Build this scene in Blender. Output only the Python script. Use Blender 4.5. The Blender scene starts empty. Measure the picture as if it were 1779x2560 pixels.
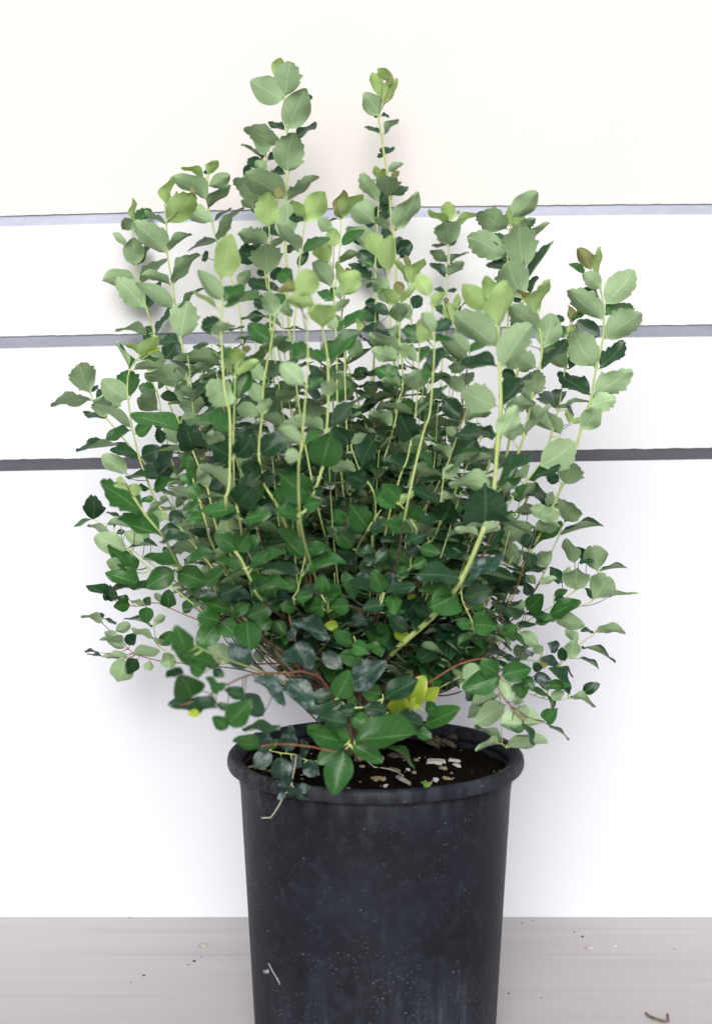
import bpy, math, random
import numpy as np
from mathutils import Vector, Matrix, noise

random.seed(7)
scene = bpy.context.scene
COL = scene.collection

# ------------------------------------------------------------------ camera
F = 3517.0                                # focal length in photo pixels (photo is 1779 x 2560)
PITCH = math.radians(4.4)
CAM = Vector((0.0, -1.72, 0.79))
FWD = Vector((0, math.cos(PITCH), -math.sin(PITCH)))
UPV = Vector((0, math.sin(PITCH), math.cos(PITCH)))
RGT = Vector((1, 0, 0))
cd = bpy.data.cameras.new('camera')
cd.sensor_fit = 'VERTICAL'
cd.sensor_height = 36.0
cd.sensor_width = 25.0
cd.lens = 36.0 * F / 2560.0
cd.clip_start = 0.05
cd.clip_end = 100
cd.dof.use_dof = True
cd.dof.focus_distance = 1.84
cd.dof.aperture_fstop = 4.0
cam = bpy.data.objects.new('camera', cd)
COL.objects.link(cam)
cam.location = CAM
cam.rotation_euler = (math.radians(90) - PITCH, 0, 0)
scene.camera = cam

# ------------------------------------------------------------------ light
SUN_EL, SUN_AZ = math.radians(32), math.radians(-4)     # high behind the camera, to its left
sun_dir = Vector((math.sin(SUN_AZ) * math.cos(SUN_EL), -math.cos(SUN_AZ) * math.cos(SUN_EL), math.sin(SUN_EL)))
world = bpy.data.worlds.new('World')
scene.world = world
world.use_nodes = True
wn = world.node_tree
wn.nodes.clear()
sky = wn.nodes.new('ShaderNodeTexSky')
sky.sky_type = 'NISHITA'
sky.sun_disc = False
sky.sun_elevation = SUN_EL
sky.sun_rotation = math.atan2(sun_dir.x, sun_dir.y)
sky.dust_density = 4.0
hs = wn.nodes.new('ShaderNodeHueSaturation')              # overcast: a pale, nearly colourless sky
hs.inputs['Saturation'].default_value = 0.22
bg = wn.nodes.new('ShaderNodeBackground')
bg.inputs['Strength'].default_value = 0.12
wo = wn.nodes.new('ShaderNodeOutputWorld')
wn.links.new(sky.outputs[0], hs.inputs['Color'])
wn.links.new(hs.outputs[0], bg.inputs['Color'])
wn.links.new(bg.outputs[0], wo.inputs['Surface'])
sd = bpy.data.lights.new('sun', 'SUN')
sd.energy = 1.5
sd.angle = math.radians(38)
sd.color = (1.0, 0.975, 0.94)
sun = bpy.data.objects.new('sun', sd)
COL.objects.link(sun)
sun.rotation_euler = (-sun_dir).to_track_quat('-Z', 'Y').to_euler()
scene.view_settings.view_transform = 'Standard'
scene.view_settings.look = 'None'
scene.view_settings.gamma = 1.0
scene.view_settings.use_curve_mapping = False
scene.view_settings.exposure = 0.13
scene.render.engine = 'CYCLES'
scene.cycles.max_bounces = 6
scene.cycles.diffuse_bounces = 4
scene.cycles.transmission_bounces = 6


def ray(px, py):
    return RGT * ((px - 889.5) / F) + UPV * ((1280 - py) / F) + FWD


def at(px, py, Y):                        # photo pixel + depth plane -> point
    d = ray(px, py)
    return CAM + d * ((Y - CAM.y) / d.y)


def on_z(px, py, z):                      # photo pixel -> point on a horizontal plane
    d = ray(px, py)
    return CAM + d * ((z - CAM.z) / d.z)


def proj(p):
    v = p - CAM
    dz = v.dot(FWD)
    return 889.5 + F * v.dot(RGT) / dz, 1280 - F * v.dot(UPV) / dz, dz


# ------------------------------------------------------------------ helpers
def mesh_obj(name, verts, faces, mats, parent=None, smooth=True, uvs=None, midx=None):
    me = bpy.data.meshes.new(name)
    me.from_pydata([tuple(v) for v in verts], [], faces)
    for m in (mats if isinstance(mats, (list, tuple)) else [mats]):
        me.materials.append(m)
    if midx is not None:
        me.polygons.foreach_set('material_index', midx)
    if smooth:
        me.polygons.foreach_set('use_smooth', [True] * len(me.polygons))
    if uvs is not None:
        ul = me.uv_layers.new(name='UVMap')
        li = np.zeros(len(me.loops), dtype=np.int32)
        me.loops.foreach_get('vertex_index', li)
        ul.data.foreach_set('uv', np.asarray(uvs, dtype=np.float32)[li].ravel())
    me.update()
    o = bpy.data.objects.new(name, me)
    COL.objects.link(o)
    if parent:
        o.parent = parent
    return o


def empty(name, loc=(0, 0, 0)):
    o = bpy.data.objects.new(name, None)
    o.empty_display_size = 0.05
    COL.objects.link(o)
    o.location = loc
    return o


def tag(o, label=None, cat=None, group=None, kind=None):
    if label: o['label'] = label
    if cat: o['category'] = cat
    if group: o['group'] = group
    if kind: o['kind'] = kind
    return o


def tube(V, Fc, pts, rad, n=6, cap=True):
    """append a tube along pts (Vectors) with radii rad"""
    base = len(V)
    ref = Vector((0.31, -0.9, 0.2))
    k = len(pts)
    for i, p in enumerate(pts):
        t = (pts[min(i + 1, k - 1)] - pts[max(i - 1, 0)])
        if t.length < 1e-9: t = Vector((0, 0, 1))
        t.normalize()
        a = t.cross(ref)
        if a.length < 1e-4: a = t.cross(Vector((1, 0, 0)))
        a.normalize()
        b = t.cross(a)
        for j in range(n):
            th = 2 * math.pi * j / n
            V.append(p + (a * math.cos(th) + b * math.sin(th)) * rad[i])
    for i in range(k - 1):
        for j in range(n):
            j2 = (j + 1) % n
            Fc.append((base + i * n + j, base + i * n + j2, base + (i + 1) * n + j2, base + (i + 1) * n + j))
    if cap:
        Fc.append(tuple(base + j for j in reversed(range(n))))
        Fc.append(tuple(base + (k - 1) * n + j for j in range(n)))


def spline(pts, step):
    """Catmull-Rom through pts (Vectors), resampled about every step"""
    if len(pts) == 2:
        n = max(2, int((pts[1] - pts[0]).length / step) + 1)
        return [pts[0].lerp(pts[1], i / (n - 1)) for i in range(n)]
    P = [pts[0] * 2 - pts[1]] + list(pts) + [pts[-1] * 2 - pts[-2]]
    out = []
    for i in range(1, len(P) - 2):
        a, b, c, d = P[i - 1], P[i], P[i + 1], P[i + 2]
        n = max(1, int((c - b).length / step))
        for s in range(n):
            t = s / n
            out.append(0.5 * ((2 * b) + (c - a) * t + (2 * a - 5 * b + 4 * c - d) * t * t + (3 * b - a - 3 * c + d) * t ** 3))
    out.append(pts[-1].copy())
    return out


# ------------------------------------------------------------------ materials
class N:
    def __init__(s, name):
        s.m = bpy.data.materials.new(name)
        s.m.use_nodes = True
        s.t = s.m.node_tree
        s.t.nodes.clear()
        s.out = s.new('ShaderNodeOutputMaterial')

    def new(s, typ, **kw):
        n = s.t.nodes.new(typ)
        for k, v in kw.items():
            if hasattr(n, k): setattr(n, k, v)
        return n

    def L(s, a, b):
        s.t.links.new(a, b)

    def val(s, sock, v):
        if isinstance(v, bpy.types.NodeSocket): s.L(v, sock)
        else: sock.default_value = v

    def math(s, op, a, b=None, c=None, clamp=False):
        n = s.new('ShaderNodeMath', operation=op)
        n.use_clamp = clamp
        s.val(n.inputs[0], a)
        if b is not None: s.val(n.inputs[1], b)
        if c is not None: s.val(n.inputs[2], c)
        return n.outputs[0]

    def mix(s, f, a, b, blend='MIX'):
        n = s.new('ShaderNodeMix', data_type='RGBA', blend_type=blend)
        s.val(n.inputs[0], f)
        s.val(n.inputs[6], a if isinstance(a, bpy.types.NodeSocket) else (*a, 1))
        s.val(n.inputs[7], b if isinstance(b, bpy.types.NodeSocket) else (*b, 1))
        return n.outputs[2]

    def noise(s, vec, scale, detail=3, rough=0.55):
        n = s.new('ShaderNodeTexNoise')
        n.inputs['Scale'].default_value = scale
        n.inputs['Detail'].default_value = detail
        n.inputs['Roughness'].default_value = rough
        if vec is not None: s.L(vec, n.inputs['Vector'])
        return n.outputs[0]

    def voro(s, vec, scale, feature='F1'):
        n = s.new('ShaderNodeTexVoronoi', feature=feature)
        n.inputs['Scale'].default_value = scale
        if vec is not None: s.L(vec, n.inputs['Vector'])
        return n

    def ramp(s, f, lo, hi):
        n = s.new('ShaderNodeMapRange')
        n.clamp = True
        s.val(n.inputs[0], f)
        n.inputs[1].default_value = lo
        n.inputs[2].default_value = hi
        return n.outputs[0]

    def mapping(s, vec, scale=(1, 1, 1), rot=(0, 0, 0)):
        n = s.new('ShaderNodeMapping')
        n.inputs['Scale'].default_value = scale
        n.inputs['Rotation'].default_value = rot
        s.L(vec, n.inputs['Vector'])
        return n.outputs[0]

    def bump(s, h, strength, dist=0.001):
        n = s.new('ShaderNodeBump')
        n.inputs['Strength'].default_value = strength
        n.inputs['Distance'].default_value = dist
        s.L(h, n.inputs['Height'])
        return n.outputs[0]

    def principled(s, col, rough=0.5, spec=0.5, metal=0.0, normal=None):
        n = s.new('ShaderNodeBsdfPrincipled')
        s.val(n.inputs['Base Color'], col if isinstance(col, bpy.types.NodeSocket) else (*col, 1))
        s.val(n.inputs['Roughness'], rough)
        s.val(n.inputs['Metallic'], metal)
        s.val(n.inputs['Specular IOR Level'], spec)
        if normal is not None: s.L(normal, n.inputs['Normal'])
        return n.outputs[0]

    def done(s, sh):
        s.L(sh, s.out.inputs['Surface'])
        return s.m


def coord(n, kind='Object'):
    return n.new('ShaderNodeTexCoord').outputs[kind]


def leaf_material(name, top, bottom, vein_top, vein_bot, edge=None, stain=0.0, gloss=0.42, trans=0.22):
    n = N(name)
    uv = n.new('ShaderNodeUVMap').outputs[0]
    sep = n.new('ShaderNodeSeparateXYZ')
    n.L(uv, sep.inputs[0])
    u, v = sep.outputs[0], sep.outputs[1]
    au = n.math('ABSOLUTE', n.math('SUBTRACT', u, 0.5))            # 0 at midrib, 0.5 at margin
    mid = n.math('SUBTRACT', 1.0, n.ramp(au, 0.012, 0.035))
    sv = n.math('FRACT', n.math('MULTIPLY', n.math('SUBTRACT', v, n.math('MULTIPLY', au, 0.55)), 6.5))
    sv = n.math('ABSOLUTE', n.math('SUBTRACT', sv, 0.5))
    side = n.math('MULTIPLY', n.math('SUBTRACT', 1.0, n.ramp(sv, 0.02, 0.07)), n.math('SUBTRACT', 1.0, n.ramp(au, 0.25, 0.48)))
    vein = n.math('MAXIMUM', mid, n.math('MULTIPLY', side, 0.45))
    geo = n.new('ShaderNodeNewGeometry')
    oi = n.new('ShaderNodeObjectInfo')
    rnd = n.math('FRACT', n.math('ADD', geo.outputs['Random Per Island'], oi.outputs['Random']))
    pos = geo.outputs['Position']
    nz = n.noise(pos, 60, 3)
    dark = n.math('ADD', 0.78, n.math('MULTIPLY', rnd, 0.42))
    dark = n.math('MULTIPLY', dark, n.math('ADD', 0.8, n.math('MULTIPLY', nz, 0.4)))
    # upper side
    ct = n.mix(n.math('MULTIPLY', n.math('FRACT', n.math('MULTIPLY', rnd, 7.3)), 0.35), top, tuple(min(1, c * f) for c, f in zip(top, (1.7, 1.25, 1.1))))
    ct = n.mix(n.math('MULTIPLY', vein, 0.7), ct, vein_top)
    if stain > 0:
        st = n.math('MULTIPLY', n.ramp(n.noise(n.mapping(pos, (1, 1, 1)), 75, 5, 0.65), 0.5, 0.72), stain)
        ct = n.mix(st, ct, (0.33, 0.38, 0.4))
    else:
        sp = n.voro(pos, 160)
        st = n.math('MULTIPLY', n.math('SUBTRACT', 1.0, n.ramp(sp.outputs['Distance'], 0.06, 0.16)), 0.28)
        ct = n.mix(st, ct, (0.25, 0.3, 0.26))
    if edge:
        er = n.math('MULTIPLY', n.ramp(au, 0.22, 0.5), n.ramp(n.math('ADD', v, n.math('MULTIPLY', nz, 0.5)), 0.3, 1.2))
        ct = n.mix(er, ct, edge)
    # lower side: paler and matt
    cb = n.mix(n.math('MULTIPLY', vein, 0.75), bottom, vein_bot)
    if edge:
        cb = n.mix(n.math('MULTIPLY', er, 0.9), cb, edge)
    col = n.mix(geo.outputs['Backfacing'], ct, cb)
    dk = n.new('ShaderNodeCombineXYZ')
    for i in range(3): n.L(dark, dk.inputs[i])
    mul = n.new('ShaderNodeMix', data_type='RGBA', blend_type='MULTIPLY')
    mul.inputs[0].default_value = 1.0
    n.L(col, mul.inputs[6]); n.L(dk.outputs[0], mul.inputs[7])
    col = mul.outputs[2]
    rough = n.math('ADD', gloss, n.math('MULTIPLY', geo.outputs['Backfacing'], 0.3))
    nrm = n.bump(n.math('ADD', n.math('MULTIPLY', vein, -0.5), n.math('MULTIPLY', n.noise(pos, 420, 2), 0.4)), 0.35, 0.0006)
    p = n.principled(col, rough, 0.45, 0, nrm)
    tr = n.new('ShaderNodeBsdfTranslucent')
    tc = n.mix(0.5, col, (0.25, 0.5, 0.06), 'MULTIPLY')
    tc = n.mix(0.6, col, (top[0] * 2.2 + 0.05, top[1] * 2.0 + 0.1, top[2] * 0.8))
    n.L(tc, tr.inputs['Color'])
    ms = n.new('ShaderNodeMixShader')
    ms.inputs[0].default_value = trans
    n.L(p, ms.inputs[1]); n.L(tr.outputs[0], ms.inputs[2])
    return n.done(ms.outputs[0])


LEAFM = {
    'd': leaf_material('mature_leaf', (0.012, 0.050, 0.022), (0.335, 0.485, 0.265), (0.09, 0.19, 0.085), (0.50, 0.64, 0.38), trans=0.13, gloss=0.36),
    'g': leaf_material('fresh_leaf', (0.026, 0.110, 0.024), (0.34, 0.49, 0.25), (0.14, 0.29, 0.09), (0.50, 0.64, 0.34), trans=0.17, gloss=0.38),
    'l': leaf_material('young_leaf', (0.17, 0.35, 0.08), (0.39, 0.54, 0.23), (0.34, 0.5, 0.18), (0.48, 0.62, 0.26), trans=0.28),
    'r': leaf_material('reddish_young_leaf', (0.20, 0.20, 0.07), (0.32, 0.36, 0.16), (0.34, 0.36, 0.15), (0.4, 0.42, 0.2), edge=(0.24, 0.08, 0.07)),
    'y': leaf_material('yellowing_leaf', (0.26, 0.42, 0.04), (0.38, 0.50, 0.10), (0.45, 0.55, 0.12), (0.5, 0.58, 0.2), edge=(0.62, 0.50, 0.06), trans=0.3),
    's': leaf_material('stained_leaf', (0.018, 0.055, 0.040), (0.13, 0.20, 0.14), (0.06, 0.12, 0.08), (0.2, 0.28, 0.2), stain=0.75, gloss=0.35, trans=0.12),
}


def stem_material(name, a, b, scale=220, rough=0.5):
    n = N(name)
    c = coord(n)
    f = n.noise(n.mapping(c, (1, 1, 0.25)), scale, 4)
    col = n.mix(n.ramp(f, 0.3, 0.75), a, b)
    return n.done(n.principled(col, rough, 0.3, 0, n.bump(f, 0.4, 0.0008)))


STEMM = {
    'g': stem_material('green_stem', (0.38, 0.50, 0.15), (0.54, 0.64, 0.27)),
    'b': stem_material('bark', (0.035, 0.024, 0.018), (0.24, 0.17, 0.12), 260, 0.85),
    'r': stem_material('reddish_stem', (0.20, 0.075, 0.04), (0.42, 0.2, 0.11), 180, 0.6),
    'w': stem_material('pale_runner', (0.5, 0.45, 0.32), (0.65, 0.6, 0.48)),
}

# white painted boards
def board_material(name, col):
    n = N(name)
    c = coord(n)
    f1 = n.noise(c, 3.0, 4)
    f2 = n.noise(n.mapping(c, (1, 1, 0.2)), 700, 2)
    base = n.mix(n.ramp(f1, 0.3, 0.8), col, tuple(x * 0.975 for x in col))
    sp = n.voro(c, 38)
    speck = n.math('MULTIPLY', n.math('SUBTRACT', 1.0, n.ramp(sp.outputs['Distance'], 0.012, 0.03)), n.ramp(n.noise(c, 9), 0.58, 0.62))
    base = n.mix(n.math('MULTIPLY', speck, 0.35), base, (0.5, 0.46, 0.44))
    return n.done(n.principled(base, 0.55, 0.3, 0, n.bump(f2, 0.12, 0.0005)))


BOARDM = [board_material('white_board_%s' % s, c) for s, c in
          (('warm', (0.735, 0.70, 0.688)), ('neutral', (0.745, 0.74, 0.76)), ('cool', (0.725, 0.735, 0.775)), ('bluish', (0.715, 0.735, 0.80)))]  # tint per board, warm at the top to bluish at the bottom


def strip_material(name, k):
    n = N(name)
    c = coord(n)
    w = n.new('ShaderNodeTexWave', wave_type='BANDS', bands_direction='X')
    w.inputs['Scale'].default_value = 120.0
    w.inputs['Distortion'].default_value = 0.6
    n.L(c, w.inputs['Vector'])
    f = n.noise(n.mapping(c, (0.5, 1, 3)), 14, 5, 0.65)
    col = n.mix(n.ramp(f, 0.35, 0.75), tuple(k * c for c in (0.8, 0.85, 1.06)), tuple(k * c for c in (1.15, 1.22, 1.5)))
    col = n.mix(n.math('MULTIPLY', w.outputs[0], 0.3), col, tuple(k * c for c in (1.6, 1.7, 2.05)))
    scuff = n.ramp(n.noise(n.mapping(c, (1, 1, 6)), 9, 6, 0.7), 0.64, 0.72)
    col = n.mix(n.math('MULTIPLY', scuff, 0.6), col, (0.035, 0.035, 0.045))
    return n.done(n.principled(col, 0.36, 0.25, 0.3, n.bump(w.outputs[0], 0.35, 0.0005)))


def floor_material():
    n = N('grey_painted_board')
    c = coord(n)
    st = n.noise(n.mapping(c, (0.6, 9, 1)), 3.0, 6, 0.6)
    fine = n.noise(n.mapping(c, (2, 30, 1)), 10, 3)
    blot = n.noise(c, 2.2, 3)
    col = n.mix(n.ramp(st, 0.3, 0.72), (0.51, 0.477, 0.487), (0.44, 0.413, 0.42))
    col = n.mix(n.math('MULTIPLY', n.ramp(blot, 0.45, 0.75), 0.5), col, (0.52, 0.49, 0.505))
    line = n.math('MULTIPLY', n.ramp(n.noise(n.mapping(c, (0.5, 26, 1)), 2.4, 3, 0.5), 0.62, 0.72), 0.25)
    col = n.mix(line, col, (0.22, 0.195, 0.18))
    sp = n.voro(c, 55)
    gate = n.ramp(n.noise(c, 13), 0.56, 0.6)
    speck = n.math('MULTIPLY', n.math('SUBTRACT', 1.0, n.ramp(sp.outputs['Distance'], 0.02, 0.05)), gate)
    col = n.mix(n.math('MULTIPLY', speck, 0.7), col, (0.7, 0.68, 0.66))
    sp2 = n.voro(n.mapping(c, (1, 1, 1), (0, 0, 0.7)), 33)
    speck2 = n.math('MULTIPLY', n.math('SUBTRACT', 1.0, n.ramp(sp2.outputs['Distance'], 0.02, 0.045)), n.ramp(n.noise(c, 17), 0.6, 0.63))
    col = n.mix(n.math('MULTIPLY', speck2, 0.8), col, (0.09, 0.08, 0.075))
    return n.done(n.principled(col, 0.5, 0.35, 0, n.bump(n.math('ADD', st, n.math('MULTIPLY', fine, 0.4)), 0.15, 0.001)))


def pot_material():
    n = N('black_nursery_plastic')
    c = coord(n)
    big = n.noise(c, 9, 6, 0.65)
    mid = n.noise(c, 70, 6, 0.7)
    sepz = n.new('ShaderNodeSeparateXYZ'); n.L(c, sepz.inputs[0])
    col = n.mix(n.ramp(big, 0.35, 0.75), (0.007, 0.008, 0.012), (0.017, 0.020, 0.029))
    col = n.mix(n.math('MULTIPLY', n.ramp(mid, 0.5, 0.78), 0.55), col, (0.040, 0.045, 0.060))
    # dusty film: more under the rim and near the foot
    z = sepz.outputs[2]
    film = n.math('ADD', n.math('MULTIPLY', n.ramp(z, 0.305, 0.345), 0.5), n.math('MULTIPLY', n.math('SUBTRACT', 1.0, n.ramp(z, 0.0, 0.17)), 0.5))
    streak = n.noise(n.mapping(c, (60, 60, 3.5)), 1.0, 4, 0.6)
    col = n.mix(n.math('MULTIPLY', film, n.math('MULTIPLY', n.ramp(streak, 0.42, 0.75), 0.85)), col, (0.085, 0.094, 0.118))
    # drips, dark
    drip = n.ramp(n.noise(n.mapping(c, (26, 26, 1.6)), 1.0, 2, 0.4), 0.62, 0.7)
    col = n.mix(n.math('MULTIPLY', drip, 0.45), col, (0.010, 0.011, 0.015))
    # rubbed patches and vertical scuffs low on the sides
    rub = n.math('MULTIPLY', n.ramp(n.noise(n.mapping(c, (90, 90, 5)), 1.0, 5, 0.7), 0.55, 0.75), n.ramp(n.noise(c, 5.5, 3), 0.5, 0.68))
    col = n.mix(n.math('MULTIPLY', rub, 0.55), col, (0.12, 0.13, 0.155))
    # dust specks
    v1 = n.voro(c, 90)
    s1 = n.math('MULTIPLY', n.math('SUBTRACT', 1.0, n.ramp(n.math('ADD', v1.outputs['Distance'], n.math('MULTIPLY', n.noise(c, 47, 1), 0.16)), 0.10, 0.17)), n.ramp(n.noise(c, 21), 0.45, 0.6))
    v2 = n.voro(c, 240)
    s2 = n.math('MULTIPLY', n.math('SUBTRACT', 1.0, n.ramp(v2.outputs['Distance'], 0.08, 0.2)), n.ramp(n.noise(c, 11), 0.46, 0.62))
    col = n.mix(n.math('MULTIPLY', n.math('MAXIMUM', s1, n.math('MULTIPLY', s2, 0.75)), 0.65), col, (0.36, 0.37, 0.40))
    rough = n.math('ADD', 0.40, n.math('MULTIPLY', mid, 0.3))
    return n.done(n.principled(col, rough, 0.17, 0, n.bump(n.math('ADD', mid, n.math('MULTIPLY', n.noise(c, 260, 2), 0.3)), 0.18, 0.001)))


def simple_mat(name, a, b, scale=120, rough=0.8, stretch=(1, 1, 1), bump=0.5, spec=0.3):
    n = N(name)
    c = coord(n, 'Object')
    f = n.noise(n.mapping(c, stretch), scale, 5, 0.6)
    return n.done(n.principled(n.mix(n.ramp(f, 0.3, 0.7), a, b), rough, spec, 0, n.bump(f, bump, 0.001)))


M_strip = [strip_material('grey_ribbed_strip_%s' % a, k) for a, k in (('pale', 0.27), ('middle', 0.18), ('dark', 0.06))]  # same strip thrice; its sky reflection by height is put into the base colour
M_floor = floor_material()
M_pot = pot_material()
M_soil = simple_mat('dark_potting_soil', (0.0025, 0.002, 0.0018), (0.012, 0.009, 0.007), 300, 1.0, bump=1.0, spec=0.04)
M_chip_grey = simple_mat('weathered_wood', (0.16, 0.14, 0.12), (0.36, 0.33, 0.30), 90, 0.9, (14, 1.2, 1.2))
M_chip_white = simple_mat('bleached_wood', (0.48, 0.46, 0.43), (0.72, 0.70, 0.67), 90, 0.9, (1.2, 12, 1.2))
M_chip_tan = simple_mat('tan_wood', (0.22, 0.17, 0.10), (0.46, 0.38, 0.26), 110, 0.9)
M_chip_bark = simple_mat('dark_bark_chip', (0.022, 0.017, 0.013), (0.17, 0.13, 0.10), 60, 0.9, (16, 2, 2), 1.0)
M_orange = simple_mat('orange_wood', (0.45, 0.19, 0.04), (0.68, 0.36, 0.12), 120, 0.8)
M_dry = simple_mat('dry_leaf', (0.16, 0.17, 0.08), (0.34, 0.33, 0.19), 90, 0.8)
M_twig = simple_mat('twig_bark', (0.10, 0.07, 0.05), (0.26, 0.2, 0.16), 150, 0.9)
M_straw = simple_mat('pale_straw', (0.6, 0.57, 0.5), (0.78, 0.75, 0.7), 150, 0.7)
M_screw = simple_mat('painted_screw', (0.34, 0.31, 0.30), (0.6, 0.56, 0.54), 300, 0.6)
M_dark = simple_mat('dark_recess', (0.02, 0.017, 0.015), (0.06, 0.05, 0.045), 300, 0.8)

# ------------------------------------------------------------------ setting: floor and wall
WALL_Y = on_z(889, 2294, 0.0).y
fl = mesh_obj('floor', [(-2.4, -3.2, 0), (2.4, -3.2, 0), (2.4, WALL_Y + 0.05, 0), (-2.4, WALL_Y + 0.05, 0)], [(0, 1, 2, 3)], M_floor, smooth=False)
tag(fl, kind='structure', label='grey painted board floor with faint streaks')

SLOPE = 0.0169


def edge_z(py, bow):
    z0 = at(889.5, py, WALL_Y).z
    def f(x):
        q = min(1.0, abs(x) / 0.55)
        return z0 + SLOPE * x + bow * (1 - q * q) - bow * 0.5
    return f


def slab(name, lo, hi, y0, y1, mat, parent, y0_top=None, nx=48, x0=-2.4, x1=2.4, rag=0.0):
    """a long board: lower edge lo(x), upper edge hi(x), front face at y0, back at y1"""
    if y0_top is None: y0_top = y0
    V, Fc = [], []
    for i in range(nx + 1):
        x = x0 + (x1 - x0) * i / nx
        r = rag * (noise.noise(Vector((x * 55, py_seed, 0))) + 0.6 * noise.noise(Vector((x * 160, py_seed, 3)))) if rag else 0
        V += [(x, y0, lo(x) + r), (x, y0_top, hi(x)), (x, y1, hi(x)), (x, y1, lo(x) + r)]
    for i in range(nx):
        a, b = i * 4, (i + 1) * 4
        for k in range(4):
            k2 = (k + 1) % 4
            Fc.append((a + k, a + k2, b + k2, b + k))
    Fc += [(3, 2, 1, 0), tuple(nx * 4 + k for k in range(4))]
    return mesh_obj(name, V, Fc, mat, parent, smooth=False)


wall = empty('panel_wall', (0, WALL_Y, 0))
tag(wall, 'white panel wall of wide boards divided by narrow grey ribbed strips', 'wall')
bands = [(522, 549, 0.0035), (825, 855, 0.002), (1134, 1163, 0.0005)]
inv = Matrix.Translation((0, -WALL_Y, 0))
his = [lambda x: 2.3] + [edge_z(b[1], b[2]) for b in bands]
los = [edge_z(b[0], b[2]) for b in bands] + [lambda x: 0.0005]
py_seed = 0.0
for k in range(4):
    py_seed = k * 7.7
    ragged = 0.0009 if k < 3 else 0.0
    o = slab('board', los[k], his[k], 0.0, 0.022, BOARDM[k], wall, rag=ragged, nx=900 if k < 3 else 48)
    o.parent = wall
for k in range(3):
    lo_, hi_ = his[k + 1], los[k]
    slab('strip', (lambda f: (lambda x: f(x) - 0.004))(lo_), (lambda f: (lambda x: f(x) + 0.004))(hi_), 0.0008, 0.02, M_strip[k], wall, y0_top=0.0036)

# screws let into the floor, and what lies on it
def screw(px, py):
    p = on_z(px, py, 0)
    prof = [(0.0, 0.0010, 1), (0.0012, 0.0010, 1), (0.0014, 0.0026, 0), (0.0040, 0.0024, 0), (0.0048, 0.0015, 0), (0.0052, 0.0004, 1), (0.0062, 0.0009, 0), (0.0078, 0.0002, 0)]
    V, Fc, mi = [], [], []
    n = 20
    for r, z, m in prof:
        for j in range(n):
            th = 2 * math.pi * j / n
            rr = r * (1 + 0.06 * math.sin(3 * th + px) + (0.05 * math.sin(7 * th) if r > .005 else 0))
            V.append((rr * math.cos(th), rr * math.sin(th), z + (0.0005 * math.sin(2 * th + 1) if r > .0055 else 0)))
    for i in range(len(prof) - 1):
        for j in range(n):
            Fc.append((i * n + j, (i + 1) * n + j, (i + 1) * n + (j + 1) % n, i * n + (j + 1) % n))
            mi.append(prof[i + 1][2] if prof[i][2] == prof[i + 1][2] or i < 2 else 0)
    o = mesh_obj('screw', V, Fc, [M_screw, M_dark], fl, midx=mi)
    o.location = (p.x, p.y, 0.0003)


screw(508, 2364)
screw(1472, 2371)

V, Fc = [], []
tw = [on_z(x, y, 0.0022) for x, y in ((1613, 2533), (1624, 2541), (1641, 2548), (1662, 2553), (1668, 2552), (1667, 2543))]
tw[-1].z += 0.004
tube(V, Fc, spline(tw, 0.002), [0.0018] * 200, 6)
o = mesh_obj('twig', V, Fc, M_twig)
tag(o, 'small bent brown twig lying on the grey floor', 'twig')
V, Fc = [], []
tube(V, Fc, [on_z(1531, 2369, 0.001), on_z(1546, 2360, 0.0012)], [0.0012, 0.0008], 5)
tag(mesh_obj('straw', V, Fc, M_straw), 'short pale sliver of straw on the grey floor', 'straw')
V, Fc = [], []
rng = random.Random(5)
spots = [(485, 2403, 2.2), (471, 2412, 1.4), (360, 2439, 1.6), (327, 2456, 1.2), (503, 2393, 1), (1454, 2342, 2.0), (1435, 2331, 1.3), (1270, 2484, 1.6), (1304, 2308, 1.4), (1353, 2495, 1.1), (1683, 2373, 1.2), (150, 2287, 1.5), (163, 2289, 1.2), (325, 2294, 1.2), (1332, 2302, 1.2)]
for px, py, s in spots:
    p = on_z(px, py, 0.0)
    base = len(V)
    a = rng.uniform(0, 6)
    for j in range(6):
        th = a + j * math.pi / 3
        V.append((p.x + math.cos(th) * s * 0.0011 * rng.uniform(.5, 1.5), p.y + math.sin(th) * s * 0.0014 * rng.uniform(.6, 1.4), 0.0002))
    V.append((p.x, p.y, 0.0011 * s))
    for j in range(6): Fc.append((base + j, base + (j + 1) % 6, base + 6))
tag(mesh_obj('debris', V, Fc, M_dark), 'scattered dark crumbs of soil on the grey floor', 'debris', kind='stuff')

# ------------------------------------------------------------------ pot
POT = Vector((0.0242, 0.0, 0.0))
POT_H = 0.36
DZ = POT_H - 0.34


def lathe(name, prof, mat, parent, n=120):
    V, Fc = [], []
    for r, z in prof:
        for j in range(n):
            th = 2 * math.pi * j / n
            V.append((r * math.cos(th), r * math.sin(th), z))
    for i in range(len(prof) - 1):
        for j in range(n):
            Fc.append((i * n + j, i * n + (j + 1) % n, (i + 1) * n + (j + 1) % n, (i + 1) * n + j))
    return mesh_obj(name, V, Fc, mat, parent)


pot = empty('plant_pot', POT)
tag(pot, 'large scuffed black plastic nursery pot holding the leafy shrub', 'plant pot')
RB = 0.1505


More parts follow.
